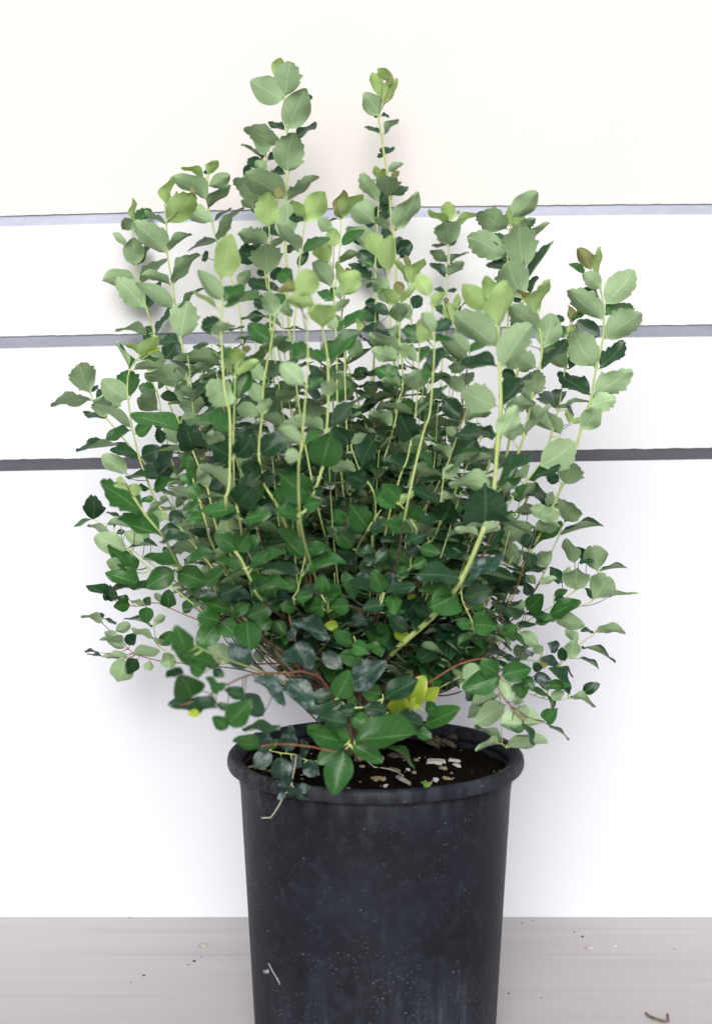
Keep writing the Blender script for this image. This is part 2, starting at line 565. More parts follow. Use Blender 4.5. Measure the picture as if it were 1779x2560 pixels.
def rbody(z): return RB + (0.1685 - RB) * z / 0.342
body = [(0.001, 0.0), (RB - 0.012, 0.0), (RB - 0.004, 0.0015), (RB, 0.006)] + [(rbody(z), z) for z in (0.03, 0.08, 0.14, 0.2, 0.25, 0.295, 0.318)]
body += [(rbody(0.325) + 0.0008, 0.3245), (rbody(0.33) + 0.0012, 0.330), (rbody(.345) + .0012, 0.3465)]
inner = [(rbody(.345) - 0.0035, 0.3465), (rbody(0.30) - 0.0035, 0.30), (rbody(.2) - .0035, 0.2), (rbody(.05) - .0035, 0.05), (0.10, 0.012), (0.001, 0.012)]
lathe('body', body + inner, M_pot, pot)
ro = 0.1832
rim = [(rbody(.345) - 0.001, 0.3245), (0.1755, 0.3243), (0.1795, 0.3235), (ro - 0.0012, 0.3246), (ro, 0.3275), (ro + 0.0002, 0.3325), (ro - 0.0008, 0.3372), (ro - 0.0028, 0.3396), (ro - 0.0055, 0.34), (ro - 0.0095, 0.3397), (ro - 0.0118, 0.3385), (rbody(.345) - 0.0022, 0.336), (rbody(.34) - 0.0042, 0.330), (rbody(.34) - .0042, 0.3245), (rbody(.345) - 0.001, 0.3245)]
rim = [(r, z + DZ) for r, z in rim]
lathe('rim', rim, M_pot, pot)
# two pale scrapes on the pot's side
def on_pot(px, py, off=0.0006):
    d = ray(px, py)
    best = None
    t = 1.3
    while t < 2.2:
        p = CAM + d * t
        q = p - POT
        if math.hypot(q.x, q.y) < rbody(q.z) + off: return p
        t += 0.0008
    return CAM + d * 1.7
V, Fc = [], []
for path, r in ((((672, 2408), (682, 2428), (694, 2448), (701, 2462)), 0.0011), (((661, 2428), (668, 2430), (672, 2426)), 0.0022)):
    tube(V, Fc, spline([on_pot(x, y, 0.0) for x, y in path], 0.003), [r] * 60, 5)
Vl = [Vector(v) - POT for v in V]
o = mesh_obj('scrape', Vl, Fc, simple_mat('scraped_plastic', (0.16, 0.16, 0.17), (0.4, 0.4, 0.4), 200, 0.8), pot)

# ------------------------------------------------------------------ soil and what lies on it
SOIL_Z = 0.337


def soil_h(x, y):
    q = Vector((x * 38, y * 38, 1.3))
    r2 = ((x - CROWN.x) ** 2 + (y - CROWN.y) ** 2)
    return SOIL_Z + 0.004 * noise.noise(q) + 0.0025 * noise.noise(q * 3.1) + 0.0015 * noise.noise(q * 8) + 0.010 * math.exp(-r2 / 0.0035)


CROWN = on_z(885, 1908, SOIL_Z + 0.008)
V, Fc = [], []
nr, na = 64, 150
Rs = rbody(SOIL_Z) - 0.001
for i in range(nr + 1):
    r = Rs * i / nr
    for j in range(na):
        th = 2 * math.pi * j / na
        x, y = POT.x + r * math.cos(th), POT.y + r * math.sin(th)
        V.append((x, y, soil_h(x, y)))
for i in range(nr):
    for j in range(na):
        Fc.append((i * na + j, (i + 1) * na + j, (i + 1) * na + (j + 1) % na, i * na + (j + 1) % na))
soil = mesh_obj('soil', V, Fc, M_soil)
tag(soil, 'dark crumbly potting soil filling the black pot', 'soil', kind='stuff')
# loose crumbs on the soil
V, Fc = [], []
rng = random.Random(11)
mi = []
for i in range(1500):
    r = Rs * math.sqrt(rng.random()) * 0.99
    th = rng.uniform(0, 2 * math.pi)
    x, y = POT.x + r * math.cos(th), POT.y + r * math.sin(th)
    s = rng.uniform(0.0008, 0.0026)
    z = soil_h(x, y)
    base = len(V)
    for dx, dy, dz in ((1, 0, 0), (-.5, .8, .1), (-.6, -.8, 0), (.1, 0, .9)):
        V.append((x + dx * s * rng.uniform(.6, 1.5), y + dy * s * rng.uniform(.6, 1.5), z + dz * s + 0.0001))
    fs = [(base, base + 1, base + 3), (base + 1, base + 2, base + 3), (base + 2, base, base + 3), (base, base + 2, base + 1)]
    Fc += fs
    mi += [1 if rng.random() < 0.045 else 0] * 4
o = mesh_obj('soil_crumbs', V, Fc, [M_soil, M_chip_tan], smooth=False, midx=mi)
tag(o, 'loose crumbs and pale grains scattered over the potting soil', 'crumbs', kind='stuff')


def chunk(name, px, py, lx, ly, lz, rot, mat, label, cat='wood chip', group=None, seed=0, tilt=0.0, lift=0.0, taper=0.6):
    """an irregular flat splinter; lx, ly in photo pixels along/across, laid on the soil at a photo pixel"""
    rg = random.Random(seed * 13 + 5)
    k = 1.78 / F
    a, b = lx * k / 2, ly * k / 2
    V, Fc = [], []
    n = 10
    for layer, zz in ((0, 0.0), (1, lz)):
        rg2 = random.Random(seed * 7 + 1)
        for j in range(n):
            th = 2 * math.pi * j / n
            ex = math.copysign(abs(math.cos(th)) ** 0.55, math.cos(th)) * a
            ey = math.copysign(abs(math.sin(th)) ** 0.55, math.sin(th)) * b * (1 if ex < 0 else taper)
            m = rg2.uniform(0.82, 1.15) * (1 if layer == 0 else 0.86)
            V.append(Vector((ex * m, ey * m, zz + rg.uniform(-.15, .15) * lz)))
    for j in range(n):
        Fc.append((j, (j + 1) % n, n + (j + 1) % n, n + j))
    Fc += [tuple(reversed(range(n))), tuple(range(n, 2 * n))]
    p = on_z(px, py, SOIL_Z)
    o = mesh_obj(name, V, Fc, mat, smooth=False)
    o.location = (p.x, p.y, soil_h(p.x, p.y) - lz * 0.25 + lift)
    o.rotation_euler = (tilt, 0, rot)
    tag(o, label, cat, group)
    return o


gch = 'small wood chips on the soil'
chunk('wood_chip', 1004, 1962, 46, 32, 0.004, 1.95, M_chip_grey, 'upright grey weathered wood chip near the front rim of the pot', seed=1, tilt=0.5, lift=0.003)
chunk('wood_chip', 946, 1955, 34, 36, 0.006, 0.3, M_chip_tan, 'blocky tan wood lump on the soil beside the grey upright chip', seed=2)
chunk('wood_chip', 1086, 1911, 50, 34, 0.004, 0.05, M_chip_white, 'flat bleached white wood chip on the black soil', seed=3, taper=1)
chunk('wood_chip', 1135, 1905, 36, 16, 0.003, -0.5, M_chip_white, 'narrow bleached splinter beside the flat white chip', seed=4)
chunk('wood_chip', 827, 1972, 34, 34, 0.004, 2.3, M_chip_grey, 'grey pointed wood chip leaning at the front rim below the hanging leaf', seed=5, tilt=0.4, lift=0.004, taper=0.3)
chunk('wood_chip', 985, 1934, 34, 20, 0.004, -0.6, M_chip_tan, 'tan splinter lying behind the grey upright chip', seed=6)
chunk('wood_chip', 1164, 1966, 36, 24, 0.004, 0.3, M_orange, 'orange wood fragment on the soil by the pot rim', seed=7, taper=1)
chunk('wood_chip', 990, 1897, 44, 30, 0.005, -0.5, M_chip_bark, 'dark flat bark chip on the soil beside the stem base', seed=8)
for i, (x, y, l, w, r) in enumerate(((1075, 1872, 40, 50, 1.9), (1095, 1866, 46, 50, 1.7), (1115, 1872, 44, 46, 2.1), (1058, 1864, 36, 40, 2.2), (1132, 1860, 40, 36, 2.4))):
    chunk('bark_chip', x, y, l, w, 0.006, r, M_chip_bark, 'striped brown bark chip in the pile at the back of the pot', 'bark chip', 'bark chips piled at the back of the pot', seed=20 + i, tilt=0.55, lift=0.006)
for i, (x, y, l, w, r) in enumerate(((1090, 1953, 14, 18, .3), (1074, 1955, 13, 16, 1.2), (1112, 1949, 16, 18, 2.0), (1019, 1936, 9, 12, 1.5), (1034, 1940, 8, 12, 1.7), (905, 1936, 14, 14, .2), (1140, 1916, 10, 24, 1.2), (1107, 1925, 22, 16, 2.6), (870, 1972, 10, 10, 0), (965, 1968, 16, 10, 1), (1128, 1948, 16, 10, .4), (1040, 1906, 14, 16, .6))):
    chunk('wood_chip', x, y, l, w, 0.003, r, M_chip_tan if i % 3 else M_chip_white, 'small pale wood chip scattered on the dark soil', 'wood chip', gch, seed=40 + i)
V, Fc = [], []
pp = [on_z(x, y, SOIL_Z + 0.006) for x, y in ((895, 1912), (915, 1910), (935, 1911), (957, 1909))]
for p in pp: p.z = soil_h(p.x, p.y) + 0.004
tube(V, Fc, spline(pp, 0.003), [0.0042 - 0.00006 * i for i in range(60)], 6)
tag(mesh_obj('root_stub', V, Fc, M_chip_tan), 'pale broken root stub lying at the base of the stems', 'root')
V, Fc = [], []
pp = [on_z(x, y, SOIL_Z + 0.006) for x, y in ((918, 1914), (935, 1925), (960, 1927), (988, 1927), (1008, 1940))]
for p in pp: p.z = soil_h(p.x, p.y) + 0.002
tube(V, Fc, spline(pp, 0.003), [0.0007] * 90, 5)
tag(mesh_obj('rootlet', V, Fc, M_straw), 'thin pale rootlet curling over the soil', 'root')

# ------------------------------------------------------------------ the shrub, measured shoot by shoot
# T name x0 y0 scale : a measuring window of the photograph; S depth radius material : a shoot;
# P window points (base last) ; L window  base tip width kind, ...   kinds: p pale underside seen, l young, r reddish, d dark, g fresh, s stained, y yellow
TILES = {'0': (0, 0, 1), 'A': (560, 130, 5.32), 'B': (840, 130, 5.32), 'C': (250, 380, 5.32), 'D': (500, 480, 5.32), 'E': (750, 480, 5.32),
         'F': (1000, 480, 5.32), 'G': (1250, 560, 4.56), 'H': (130, 760, 4.56), 'I': (180, 1180, 4.56), 'J': (450, 840, 4.56), 'K': (390, 1600, 3.99),
         'M': (750, 1600, 3.99), 'N': (820, 1280, 4.56), 'O': (770, 840, 4.56), 'P': (1090, 840, 4.56), 'Q': (1140, 1240, 3.547), 'R': (1100, 1600, 3.99),
         'U': (500, 1280, 4.56)}
DATA = """
S .24 5.5 g
P 0 700 185, 710 243, 717 325, 719 434, 712 508, 714 600, 716 677, 724 850, 740 1000, 770 1180, 820 1420
L A 700 345 740 110 170 l, 815 595 870 215 290 p, 700 480 525 360 130 p, 800 640 410 410 300 p, 840 1035 1050 560 320 p, 1060 600 1170 600 60 d, 810 1030 600 960 90 d, 760 1240 360 980 230 p, 850 1610 910 1125 340 p, 960 1140 1220 975 90 d, 830 1950 360 1640 300 p, 850 1980 1220 1700 120 p, 810 1615 600 1570 90 d
L D 1150 700 1240 800 130 d, 1120 240 1330 180 150 d, 1060 600 980 420 200 d, 1120 640 1170 200 260 p
S .33 4 g
P 0 664 375, 665 404, 660 480, 655 600, 665 700, 690 850, 760 1150, 830 1450
L A 548 1380 440 1070 190 p, 515 1440 295 1170 90 d, 590 1450 690 1300 80 d, 420 1560 370 1400 150 d, 400 1600 260 1590 130 d, 580 1560 430 1470 120 p, 530 1990 235 1660 230 p, 400 2090 260 1960 110 p, 500 2050 430 1950 140 d, 640 1650 700 1600 120 d
L D 800 300 720 150 130 d, 820 680 570 580 120 d, 780 900 480 800 230 d, 800 760 680 650 160 d, 920 600 780 470 140 d, 900 1060 770 1080 90 d, 960 1300 650 1200 160 d, 980 1000 1080 1160 160 d, 860 1650 650 1660 140 d
S .1 3.4 g
P 0 673 565, 673 612, 671 683, 675 762, 676 816, 680 900, 700 1050, 760 1250, 840 1450
L D 920 470 900 50 270 l, 900 700 570 500 180 p, 915 1080 880 700 340 p, 950 740 1100 610 80 p, 930 1500 700 1440 160 d, 940 1300 1020 1200 120 d, 940 1500 1120 1360 140 g
L A 720 1970 740 1790 120 r
S .30 5.5 g
P 0 944 250, 945 292, 953 337, 960 389, 970 450, 974 498, 976 530, 981 570, 985 610, 990 700, 990 850, 970 1050, 930 1300, 900 1500
L B 580 685 740 430 190 l, 555 560 490 310 130 l, 620 390 655 225 150 l, 710 440 715 300 90 r, 740 540 810 380 90 l, 700 620 740 560 40 r, 560 845 410 600 230 p, 600 845 705 835 50 d, 555 860 505 850 40 d, 640 1090 770 890 80 p, 575 1090 400 960 70 d, 650 1365 620 1240 110 d, 665 1355 770 1265 60 d, 635 1375 545 1385 50 d, 690 1600 870 1510 80 p, 690 1930 700 1710 260 p, 740 1920 930 1755 120 d
L E 1260 500 1540 90 230 p, 1190 490 1010 350 110 p, 1260 830 1460 700 180 d, 1320 880 1460 790 100 d, 1250 800 1330 620 150 d
S .36 4 g
P 0 950 420, 947 470, 945 530, 940 600, 938 680, 938 800, 930 950, 910 1200, 890 1450
L B 575 1720 530 1540 95 l, 660 1660 620 1560 80 r, 740 1690 820 1590 80 r, 570 1980 340 1680 160 p, 560 2000 700 1850 150 d, 600 2100 640 1950 160 d
L E 1010 420 740 200 280 p, 970 1000 790 800 180 d, 980 560 750 650 190 d, 970 770 660 500 170 p, 930 1190 660 980 130 d, 1050 1730 880 1560 200 d, 1180 1640 970 1500 120 d, 1000 380 1180 200 180 d, 1000 420 850 380 150 d, 1010 1000 1130 900 150 d, 1100 620 1200 480 150 d, 990 1250 890 1180 130 d, 1040 1480 880 1480 110 d
S -.06 3.4 g
P 0 761 556, 754 615, 748 668, 740 760, 735 850, 745 1000, 790 1250, 850 1480
L E 70 400 300 20 270 l, 30 810 330 560 130 g
L D 1310 800 1060 480 160 p, 1400 380 1280 110 130 l, 1390 390 1190 320 110 d, 1300 1000 1430 820 110 d, 1250 1200 1100 1080 200 g
S .12 3 g
P 0 852 548, 850 612, 846 650, 838 720, 830 800, 825 900, 840 1100, 870 1400
L E 545 350 740 20 160 l, 540 340 560 20 150 r, 530 340 470 230 80 r, 500 350 360 390 30 d, 550 710 830 530 130 g, 380 960 230 890 60 d, 520 950 770 800 80 p, 430 500 270 390 150 p
S -.02 3.4 g
P 0 827 658, 833 705, 836 758, 840 837, 842 863, 842 960, 850 1150, 880 1450
L E 390 930 240 640 230 l, 450 740 440 500 170 l, 420 1270 190 990 200 p, 440 1450 250 1300 130 g, 450 1340 540 1340 150 p, 470 1600 620 1420 100 p, 480 1850 400 1650 130 p, 490 1860 560 1700 90 g
S .0 3.2 g
P 0 857 741, 853 785, 855 824, 861 854, 862 950, 870 1150, 890 1450
L E 565 1380 750 1090 230 l, 530 1200 510 950 110 l, 620 1080 640 1010 60 r, 580 1810 850 1580 140 g, 545 1790 490 1650 60 p, 800 1850 770 1700 80 l, 830 1820 840 1730 60 r, 540 1350 400 1290 90 g
S .08 4.2 g
P 0 972 687, 972 725, 975 800, 981 852, 985 940, 985 1064, 952 1169, 913 1261, 900 1400
L E 1190 1060 1230 640 190 l, 1090 850 940 580 210 l, 970 990 840 930 70 g, 1190 1300 960 1180 200 p, 1310 1500 1100 1290 170 l, 1310 1380 1310 1200 130 r, 1330 1490 1560 1290 90 l, 1200 1900 820 1830 130 d, 1230 1950 1280 1790 100 p, 1200 1450 1060 1330 150 p
S .03 3.6 g
P 0 1000 800, 999 843, 1007 958, 996 1002, 985 1064, 952 1169, 913 1261, 890 1400
L E 1330 1740 1290 1500 220 p
L O 1070 540 800 370 170 g, 1060 560 840 520 100 p, 960 1010 720 840 150 p, 1000 1020 1200 900 140 d, 810 1490 740 1370 70 p, 840 1500 930 1460 90 d, 1050 250 760 180 150 p, 1030 200 720 20 150 p, 1090 550 1160 450 100 p, 700 1680 830 1620 90 d
S .14 3.4 g
P 0 1015 690, 1022 722, 1030 850, 1030 1000, 1000 1200, 950 1400
L E 1410 1190 1270 920 100 l, 1410 1010 1400 850 80 r, 1480 1250 1570 900 160 l, 1500 1550 1596 1400 150 d, 1450 1700 1380 1500 130 p, 1480 1900 1390 1780 120 g
S .34 3.6 g
P 0 1130 557, 1122 615, 1117 660, 1116 696, 1114 743, 1108 850, 1090 1050, 1020 1350
L F 685 385 620 160 160 l, 740 290 780 260 40 r, 660 430 385 285 90 l, 710 450 960 275 90 l, 650 715 590 430 290 p, 620 710 440 720 50 d, 670 720 745 650 50 d, 615 940 450 750 120 p, 660 950 835 770 60 p, 605 1130 410 960 110 d, 635 1120 800 910 140 p, 590 1340 475 1270 60 d, 630 1330 745 1300 50 d, 600 1650 500 1480 110 d, 610 1700 700 1560 120 d
S .05 3 g
P 0 1137 800, 1140 831, 1135 950, 1100 1150, 1040 1350
L F 600 1490 610 1410 60 r, 730 1770 610 1490 180 l, 760 1560 770 1380 90 l, 740 1870 690 1850 100 p, 700 1700 860 1450 70 d
S -.1 3 g
P 0 1047 850, 1047 862, 1045 939, 1042 993, 1037 1040, 1018 1147, 1000 1191, 960 1350
L F 245 2010 420 1730 190 l, 235 1990 70 1810 140 g, 230 1840 270 1700 80 r
L O 1260 620 1240 440 240 p, 1240 290 1060 120 120 p, 1270 300 1450 150 50 g, 1210 890 830 800 80 p, 1240 900 1570 600 60 d, 1180 1170 1080 980 230 d, 1100 260 1110 90 120 l, 1170 1180 1410 1170 50 p, 1180 1250 1430 1420 70 g
S -.22 3.6 g
P 0 1081 750, 1083 818, 1085 875, 1081 950, 1073 1037, 1055 1092, 1010 1300
L F 400 1390 240 1130 200 l, 430 1560 550 1340 120 l, 440 1850 660 1720 150 d, 430 1900 300 1650 160 p, 440 1990 690 1960 90 g
L O 1400 420 1530 150 130 d, 1420 440 1270 400 150 g
S -.17 7.5 g
P 0 1244 815, 1246 865, 1248 923, 1251 1015, 1243 1103, 1235 1213, 1222 1279, 1201 1341, 1149 1455, 1079 1543, 978 1635
L F 1310 1810 1370 1240 290 l, 1195 1550 870 1270 250 l, 1210 1450 1160 1130 180 l, 1290 2050 780 1650 330 p
L G 10 1640 310 1210 250 p
L P 690 340 320 300 150 d, 740 780 1050 460 130 d, 690 800 310 620 270 p, 680 1130 240 1110 110 d, 720 1160 900 840 190 p, 640 1740 170 1600 220 p, 690 1720 1030 1400 120 d, 545 2130 550 1860 410 d
L N 1530 760 1060 680 180 d, 1460 930 1080 870 130 g, 1190 1220 960 1080 110 d, 880 1480 750 1310 110 y
L Q 50 770 400 570 120 s, 200 340 0 280 60 p, 210 330 360 280 70 p
S .14 5 g
P 0 1310 676, 1306 762, 1297 850, 1294 920, 1290 945, 1280 1050, 1250 1200, 1180 1400, 1050 1600
L G 270 510 220 30 310 p, 250 850 100 480 330 p, 350 190 515 0 60 p, 330 600 600 230 100 d, 330 790 410 600 80 d, 270 60 345 60 80 g, 250 860 140 850 80 d, 190 1650 90 1550 130 p, 200 1650 330 1600 90 d
L P 910 480 770 420 120 d, 930 400 1040 300 120 p
L 0 1280 545 1332 487 46 p, 1300 575 1330 545 24 p
S .2 4.5 g
P 0 1275 560, 1268 641, 1269 665, 1270 760, 1262 900, 1240 1100, 1150 1350
L F 1420 500 1070 230 260 p, 1540 490 1520 180 220 l, 1430 450 1330 320 90 r, 1400 860 930 620 300 p, 1420 720 1220 570 130 g, 1430 1000 1165 935 120 d, 1450 1000 1480 520 140 d
S .02 5 g
P 0 1340 760, 1353 874, 1346 920, 1329 992, 1309 1088, 1287 1151, 1235 1254, 1200 1330
L G 340 930 230 730 100 r, 405 1030 470 650 170 l, 430 1200 120 960 200 p, 480 1420 580 1060 260 p, 390 1960 420 1660 200 p, 120 1230 300 1070 80 d, 410 1640 180 1480 180 p, 460 1640 760 1370 90 d, 20 2070 300 1730 130 d, 640 1130 690 1050 90 d, 380 1970 220 1880 150 p
L P 980 1130 880 1000 130 p, 1010 1130 1280 830 60 p, 880 1200 840 1060 120 p, 780 860 1080 730 160 p
S .1 4 g
P 0 1413 835, 1414 889, 1411 922, 1397 1012, 1390 1037, 1375 1094, 1340 1193, 1309 1263, 1285 1310, 1220 1450, 1120 1600
L G 790 1130 795 940 90 r, 820 1110 890 990 40 r, 815 1120 980 1020 60 g, 750 1270 640 1180 120 g, 750 1270 890 1150 90 l, 760 1640 480 1440 170 p, 770 1650 1050 1420 110 d, 750 1420 540 1390 150 g, 770 1470 985 1270 25 p, 640 2110 940 1960 60 p, 630 2110 560 1850 270 d, 760 2110 830 2080 150 d
L P 1330 1090 1060 830 190 p, 1420 1120 1210 880 140 p, 1530 990 1480 860 70 l, 1540 1000 1640 950 60 l, 1240 1970 830 1950 110 p
S .08 5 g
P 0 1493 687, 1500 722, 1508 779, 1505 854, 1489 922, 1476 996, 1471 1012, 1455 1060, 1437 1125, 1405 1212, 1386 1254, 1330 1370, 1230 1520, 1100 1650
L G 1030 525 900 290 150 r, 1050 500 1060 360 70 r, 1110 580 1110 290 100 l, 960 575 795 485 60 g, 1150 730 960 580 160 p, 1190 915 1480 590 250 p, 1170 1100 800 790 230 p, 1140 900 870 730 120 d, 1195 1020 1520 860 150 g, 1180 1310 1550 1060 270 p, 1140 1280 900 1130 170 d, 1090 1640 830 1220 300 p, 1130 1640 1405 1380 150 d, 1050 1610 960 1510 80 d, 1060 1960 1440 1740 230 p, 1025 1940 690 1760 170 d
L P 1450 1690 1590 1440 260 p, 1400 1660 1260 1580 110 d, 1330 1900 1050 1720 110 d, 1360 1890 1240 1830 150 p
L 0 1468 1020 1528 1000 42 p, 1452 1070 1490 1030 46 p
S .0 3.6 g
P 0 1366 1138, 1318 1200, 1268 1265, 1200 1400, 1100 1560
L P 1280 1310 1440 1240 90 p, 1190 1490 1520 1250 300 p, 1050 1630 1380 1520 110 d, 1030 1620 920 1480 180 p, 960 1650 820 1560 160 g, 880 1850 1000 1700 90 g, 700 2000 800 1750 130 d
S .36 4 g
P 0 332 548, 333 602, 338 662, 348 703, 367 773, 387 841, 400 900, 415 960, 440 1060, 520 1250, 680 1500
L C 440 920 460 650 80 l, 460 930 650 740 130 g, 470 910 600 830 70 g, 435 1030 310 900 150 p, 480 1050 510 960 80 d, 450 1510 450 1180 240 p, 340 1270 180 1120 80 p, 500 1500 620 1240 130 d, 530 1220 590 1180 40 d, 500 1720 110 1740 180 p, 545 1750 820 1380 150 p, 600 2080 270 1740 260 p, 640 2080 800 1760 130 d
L H 1100 340 790 240 100 p, 1180 330 1360 90 50 d, 1150 350 1070 260 80 d, 1280 640 1410 440 190 d, 1130 360 1040 420 90 g
S .2 4.5 g
P 0 412 510, 416 558, 419 636, 432 713, 440 778, 452 848, 470 957, 476 986, 487 1072, 530 1220, 650 1450
L C 900 940 1210 580 300 l, 900 720 900 370 130 l, 1030 600 1020 530 40 r, 880 950 620 830 50 p, 890 1340 510 1000 270 p, 915 1320 1160 1065 80 p, 970 1760 1200 1330 150 p, 940 1760 600 1690 90 p, 990 2090 530 1830 200 p, 1030 2110 1270 1780 40 p, 1200 560 1240 540 130 r
L H 1470 400 1540 20 270 p, 1450 420 1200 440 100 d, 1480 1120 1490 870 140 p, 1520 880 1120 800 200 p, 1420 1600 1380 1390 190 p, 1250 1590 1210 1430 100 d, 1560 650 1400 620 70 p
L J 60 500 -20 320 150 p, 110 500 280 310 60 p, 120 650 280 510 90 d, 60 760 -20 520 130 d, 150 940 130 670 240 p, 490 330 0 270 90 p, 380 330 110 200 150 p
S .28 4.2 g
P 0 521 430, 519 500, 530 555, 545 611, 565 655, 580 705, 598 770, 605 830, 612 900, 640 1050, 700 1300
L C 1445 300 1540 110 130 l, 1425 300 1390 230 60 d, 1390 350 1150 180 110 l, 1440 460 1690 320 170 p, 1420 630 1020 360 230 p, 1430 750 1690 450 160 p, 1480 930 1130 750 200 p, 1560 1180 1160 1240 100 d
L D 240 640 440 190 140 p, 190 380 400 220 50 d, 300 620 340 470 70 l, 480 1000 300 880 160 d, 120 880 0 840 120 d, 540 1290 640 1060 140 p, 540 1700 860 1580 60 p, 520 1460 760 1330 120 g
S -.22 4.6 g
P 0 554 696, 556 758, 552 800, 555 878, 557 912, 562 980, 575 1050, 573 1213, 565 1260, 600 1400, 720 1580
L D 285 1150 370 640 300 l, 300 1450 0 1110 210 p, 230 1540 -60 1340 70 l, 315 1440 540 1220 160 g, 330 1520 770 1310 120 g, 150 1880 430 1720 140 p, 290 1700 30 1800 200 d
L J 500 330 580 150 60 g
S -.14 4.6 g
P 0 695 775, 688 790, 678 857, 660 952, 655 1040, 647 1136, 663 1213, 693 1265, 740 1380, 800 1550
L D 1030 1630 880 1350 200 p, 1070 1590 1260 1530 200 p, 940 2000 660 1760 220 g
L J 960 500 810 330 150 p, 990 480 1300 270 110 d, 920 750 820 560 150 p, 910 880 670 830 150 p, 920 900 1010 700 120 p, 870 1340 690 1100 170 d, 920 1340 1220 1110 200 d, 930 1580 740 1460 190 d, 960 1680 1080 1560 170 d, 1140 1950 1110 1720 120 g, 1140 1980 940 1980 120 d
S -.31 3.4 g
P 0 770 770, 768 785, 767 840, 770 893, 766 967, 757 1070, 755 1116, 746 1175, 760 1350, 830 1560
L D 1280 1400 1500 1070 280 l, 1530 1500 1180 1420 200 l, 1320 1250 1050 1300 130 r
L J 1420 570 1180 350 200 p, 1460 240 1280 90 180 g, 1470 570 1620 500 80 g, 1400 1010 1140 1010 110 p, 1410 1230 1596 1110 80 g, 1380 1380 1220 1350 140 p, 1390 1260 1130 1040 150 p
S -.2 5.2 g
P 0 804 800, 808 833, 817 878, 820 928, 821 993, 816 1077, 809 1158, 770 1270, 745 1310, 790 1500, 850 1650
L E 300 1820 270 1490 300 l
L O 260 320 580 20 150 g, 210 290 0 160 120 g, 230 540 10 480 220 d, 210 690 260 530 170 p, 180 1070 -130 950 120 p, 250 1060 550 670 140 d, 140 1510 250 1150 320 g, 240 450 330 420 150 g
L J 1480 1820 1180 1600 290 g, 1390 2050 1120 1990 150 g, 1500 1810 1650 1760 80 d, 1450 1920 1210 1830 90 p, 1400 1950 1590 1900 160 g
S .06 4 g
P 0 864 880, 864 897, 888 972, 902 1033, 923 1094, 930 1200, 930 1400
L O 480 250 570 60 150 p, 420 240 300 150 130 g, 500 540 340 430 130 p, 530 500 650 380 130 d, 600 880 500 800 90 p, 620 880 900 660 110 d, 580 880 440 830 80 p
S -.06 3.6 g
P 0 877 1116, 899 1176, 937 1248, 930 1400, 920 1560
L O 480 1240 280 1050 150 d, 500 1230 660 1110 100 p, 560 1530 250 1470 110 p, 600 1500 770 1150 170 d, 660 1690 450 1600 190 d, 700 1690 760 1640 60 d
S -.2 3.2 g
P 0 588 900, 588 945, 586 1011, 584 1083, 584 1147, 587 1233, 601 1310, 620 1380, 720 1560
L J 630 340 660 130 160 l, 610 450 440 180 60 l, 650 470 870 280 110 l, 620 760 330 540 260 p, 650 730 790 440 180 g, 600 1080 130 860 160 g, 590 1380 430 1290 200 d, 640 1370 780 1200 200 d, 600 1410 330 1520 60 p, 610 1770 270 1500 110 p, 640 1790 900 1610 110 d, 650 1950 850 1720 270 d, 660 1980 290 1980 160 g, 690 2010 380 2070 110 d, 720 2090 1010 2020 170 g, 750 200 760 110 90 r
S -.02 4 g
P 0 440 1035, 450 1059, 461 1077, 483 1130, 520 1224, 527 1257, 560 1360, 680 1530
L H 1500 1440 920 1250 160 g, 1510 1440 1600 1270 180 p, 1590 1600 1480 1400 180 d
L J 150 1310 70 1060 240 d, 370 1270 390 1110 200 p, 330 1750 480 1640 110 d, 90 1540 90 1350 130 g, 320 1740 210 1560 90 p
S -.16 3.8 g
P 0 482 1195, 485 1210, 500 1257, 516 1310, 540 1380, 640 1530
L J 170 1680 430 1420 80 p, 180 1680 20 1590 100 g, 230 1870 480 1760 60 p, 230 1880 120 1700 140 g, 250 1900 90 2000 130 g, 270 2060 110 2090 130 g, 160 1690 90 1540 70 g
S .12 4 g
P 0 349 892, 338 903, 324 927, 319 957, 321 1001, 332 1074, 351 1153, 362 1180, 382 1237, 417 1292, 458 1327, 560 1450, 700 1570
L H 1000 600 1200 380 130 l, 1010 570 890 430 80 l, 1100 580 1220 510 60 y, 1000 610 1190 640 50 g, 885 740 760 440 30 g, 930 750 1240 740 60 p, 870 1090 620 900 230 p, 900 1060 830 790 230 g, 910 1410 540 1190 110 p, 950 1480 1160 1350 140 g, 900 1440 650 1560 120 g, 1000 1740 730 1640 110 d, 1010 1750 1230 1650 170 d, 860 1940 610 1740 170 p, 840 1970 1190 1960 90 d
L I 930 200 1150 90 130 g, 950 300 810 350 70 g, 1000 330 1100 280 60 p, 880 200 760 170 60 d, 1080 520 900 480 120 p, 1100 500 1260 530 130 d, 1240 650 1030 680 120 d
S .2 3.6 g
P 0 226 981, 233 1001, 266 1045, 321 1111, 360 1155, 391 1201, 434 1271, 520 1400, 680 1560
L H 430 1010 330 720 260 p, 450 1100 60 1050 110 p, 440 1000 310 960 40 d, 450 1000 520 940 50 d, 600 1290 560 1040 200 p, 640 1200 770 1070 130 p, 620 1300 370 1260 80 d, 500 1080 640 980 60 d, 860 1600 370 1650 50 d, 1200 1970 1440 1660 150 d, 1190 2000 1380 1890 170 d
S .25 3.6 g
P 0 369 925, 382 957, 397 995, 411 1075, 450 1200, 560 1400
L H 1090 770 1240 530 220 p, 1190 1000 1010 950 130 g, 1210 970 1330 860 70 d, 1210 1210 1020 1070 220 p, 1230 1050 1420 1080 110 d, 1280 1400 1160 1340 100 d
S -.2 4.6 g
P 0 328 1228, 331 1237, 364 1287, 408 1342, 456 1423, 540 1510, 680 1600
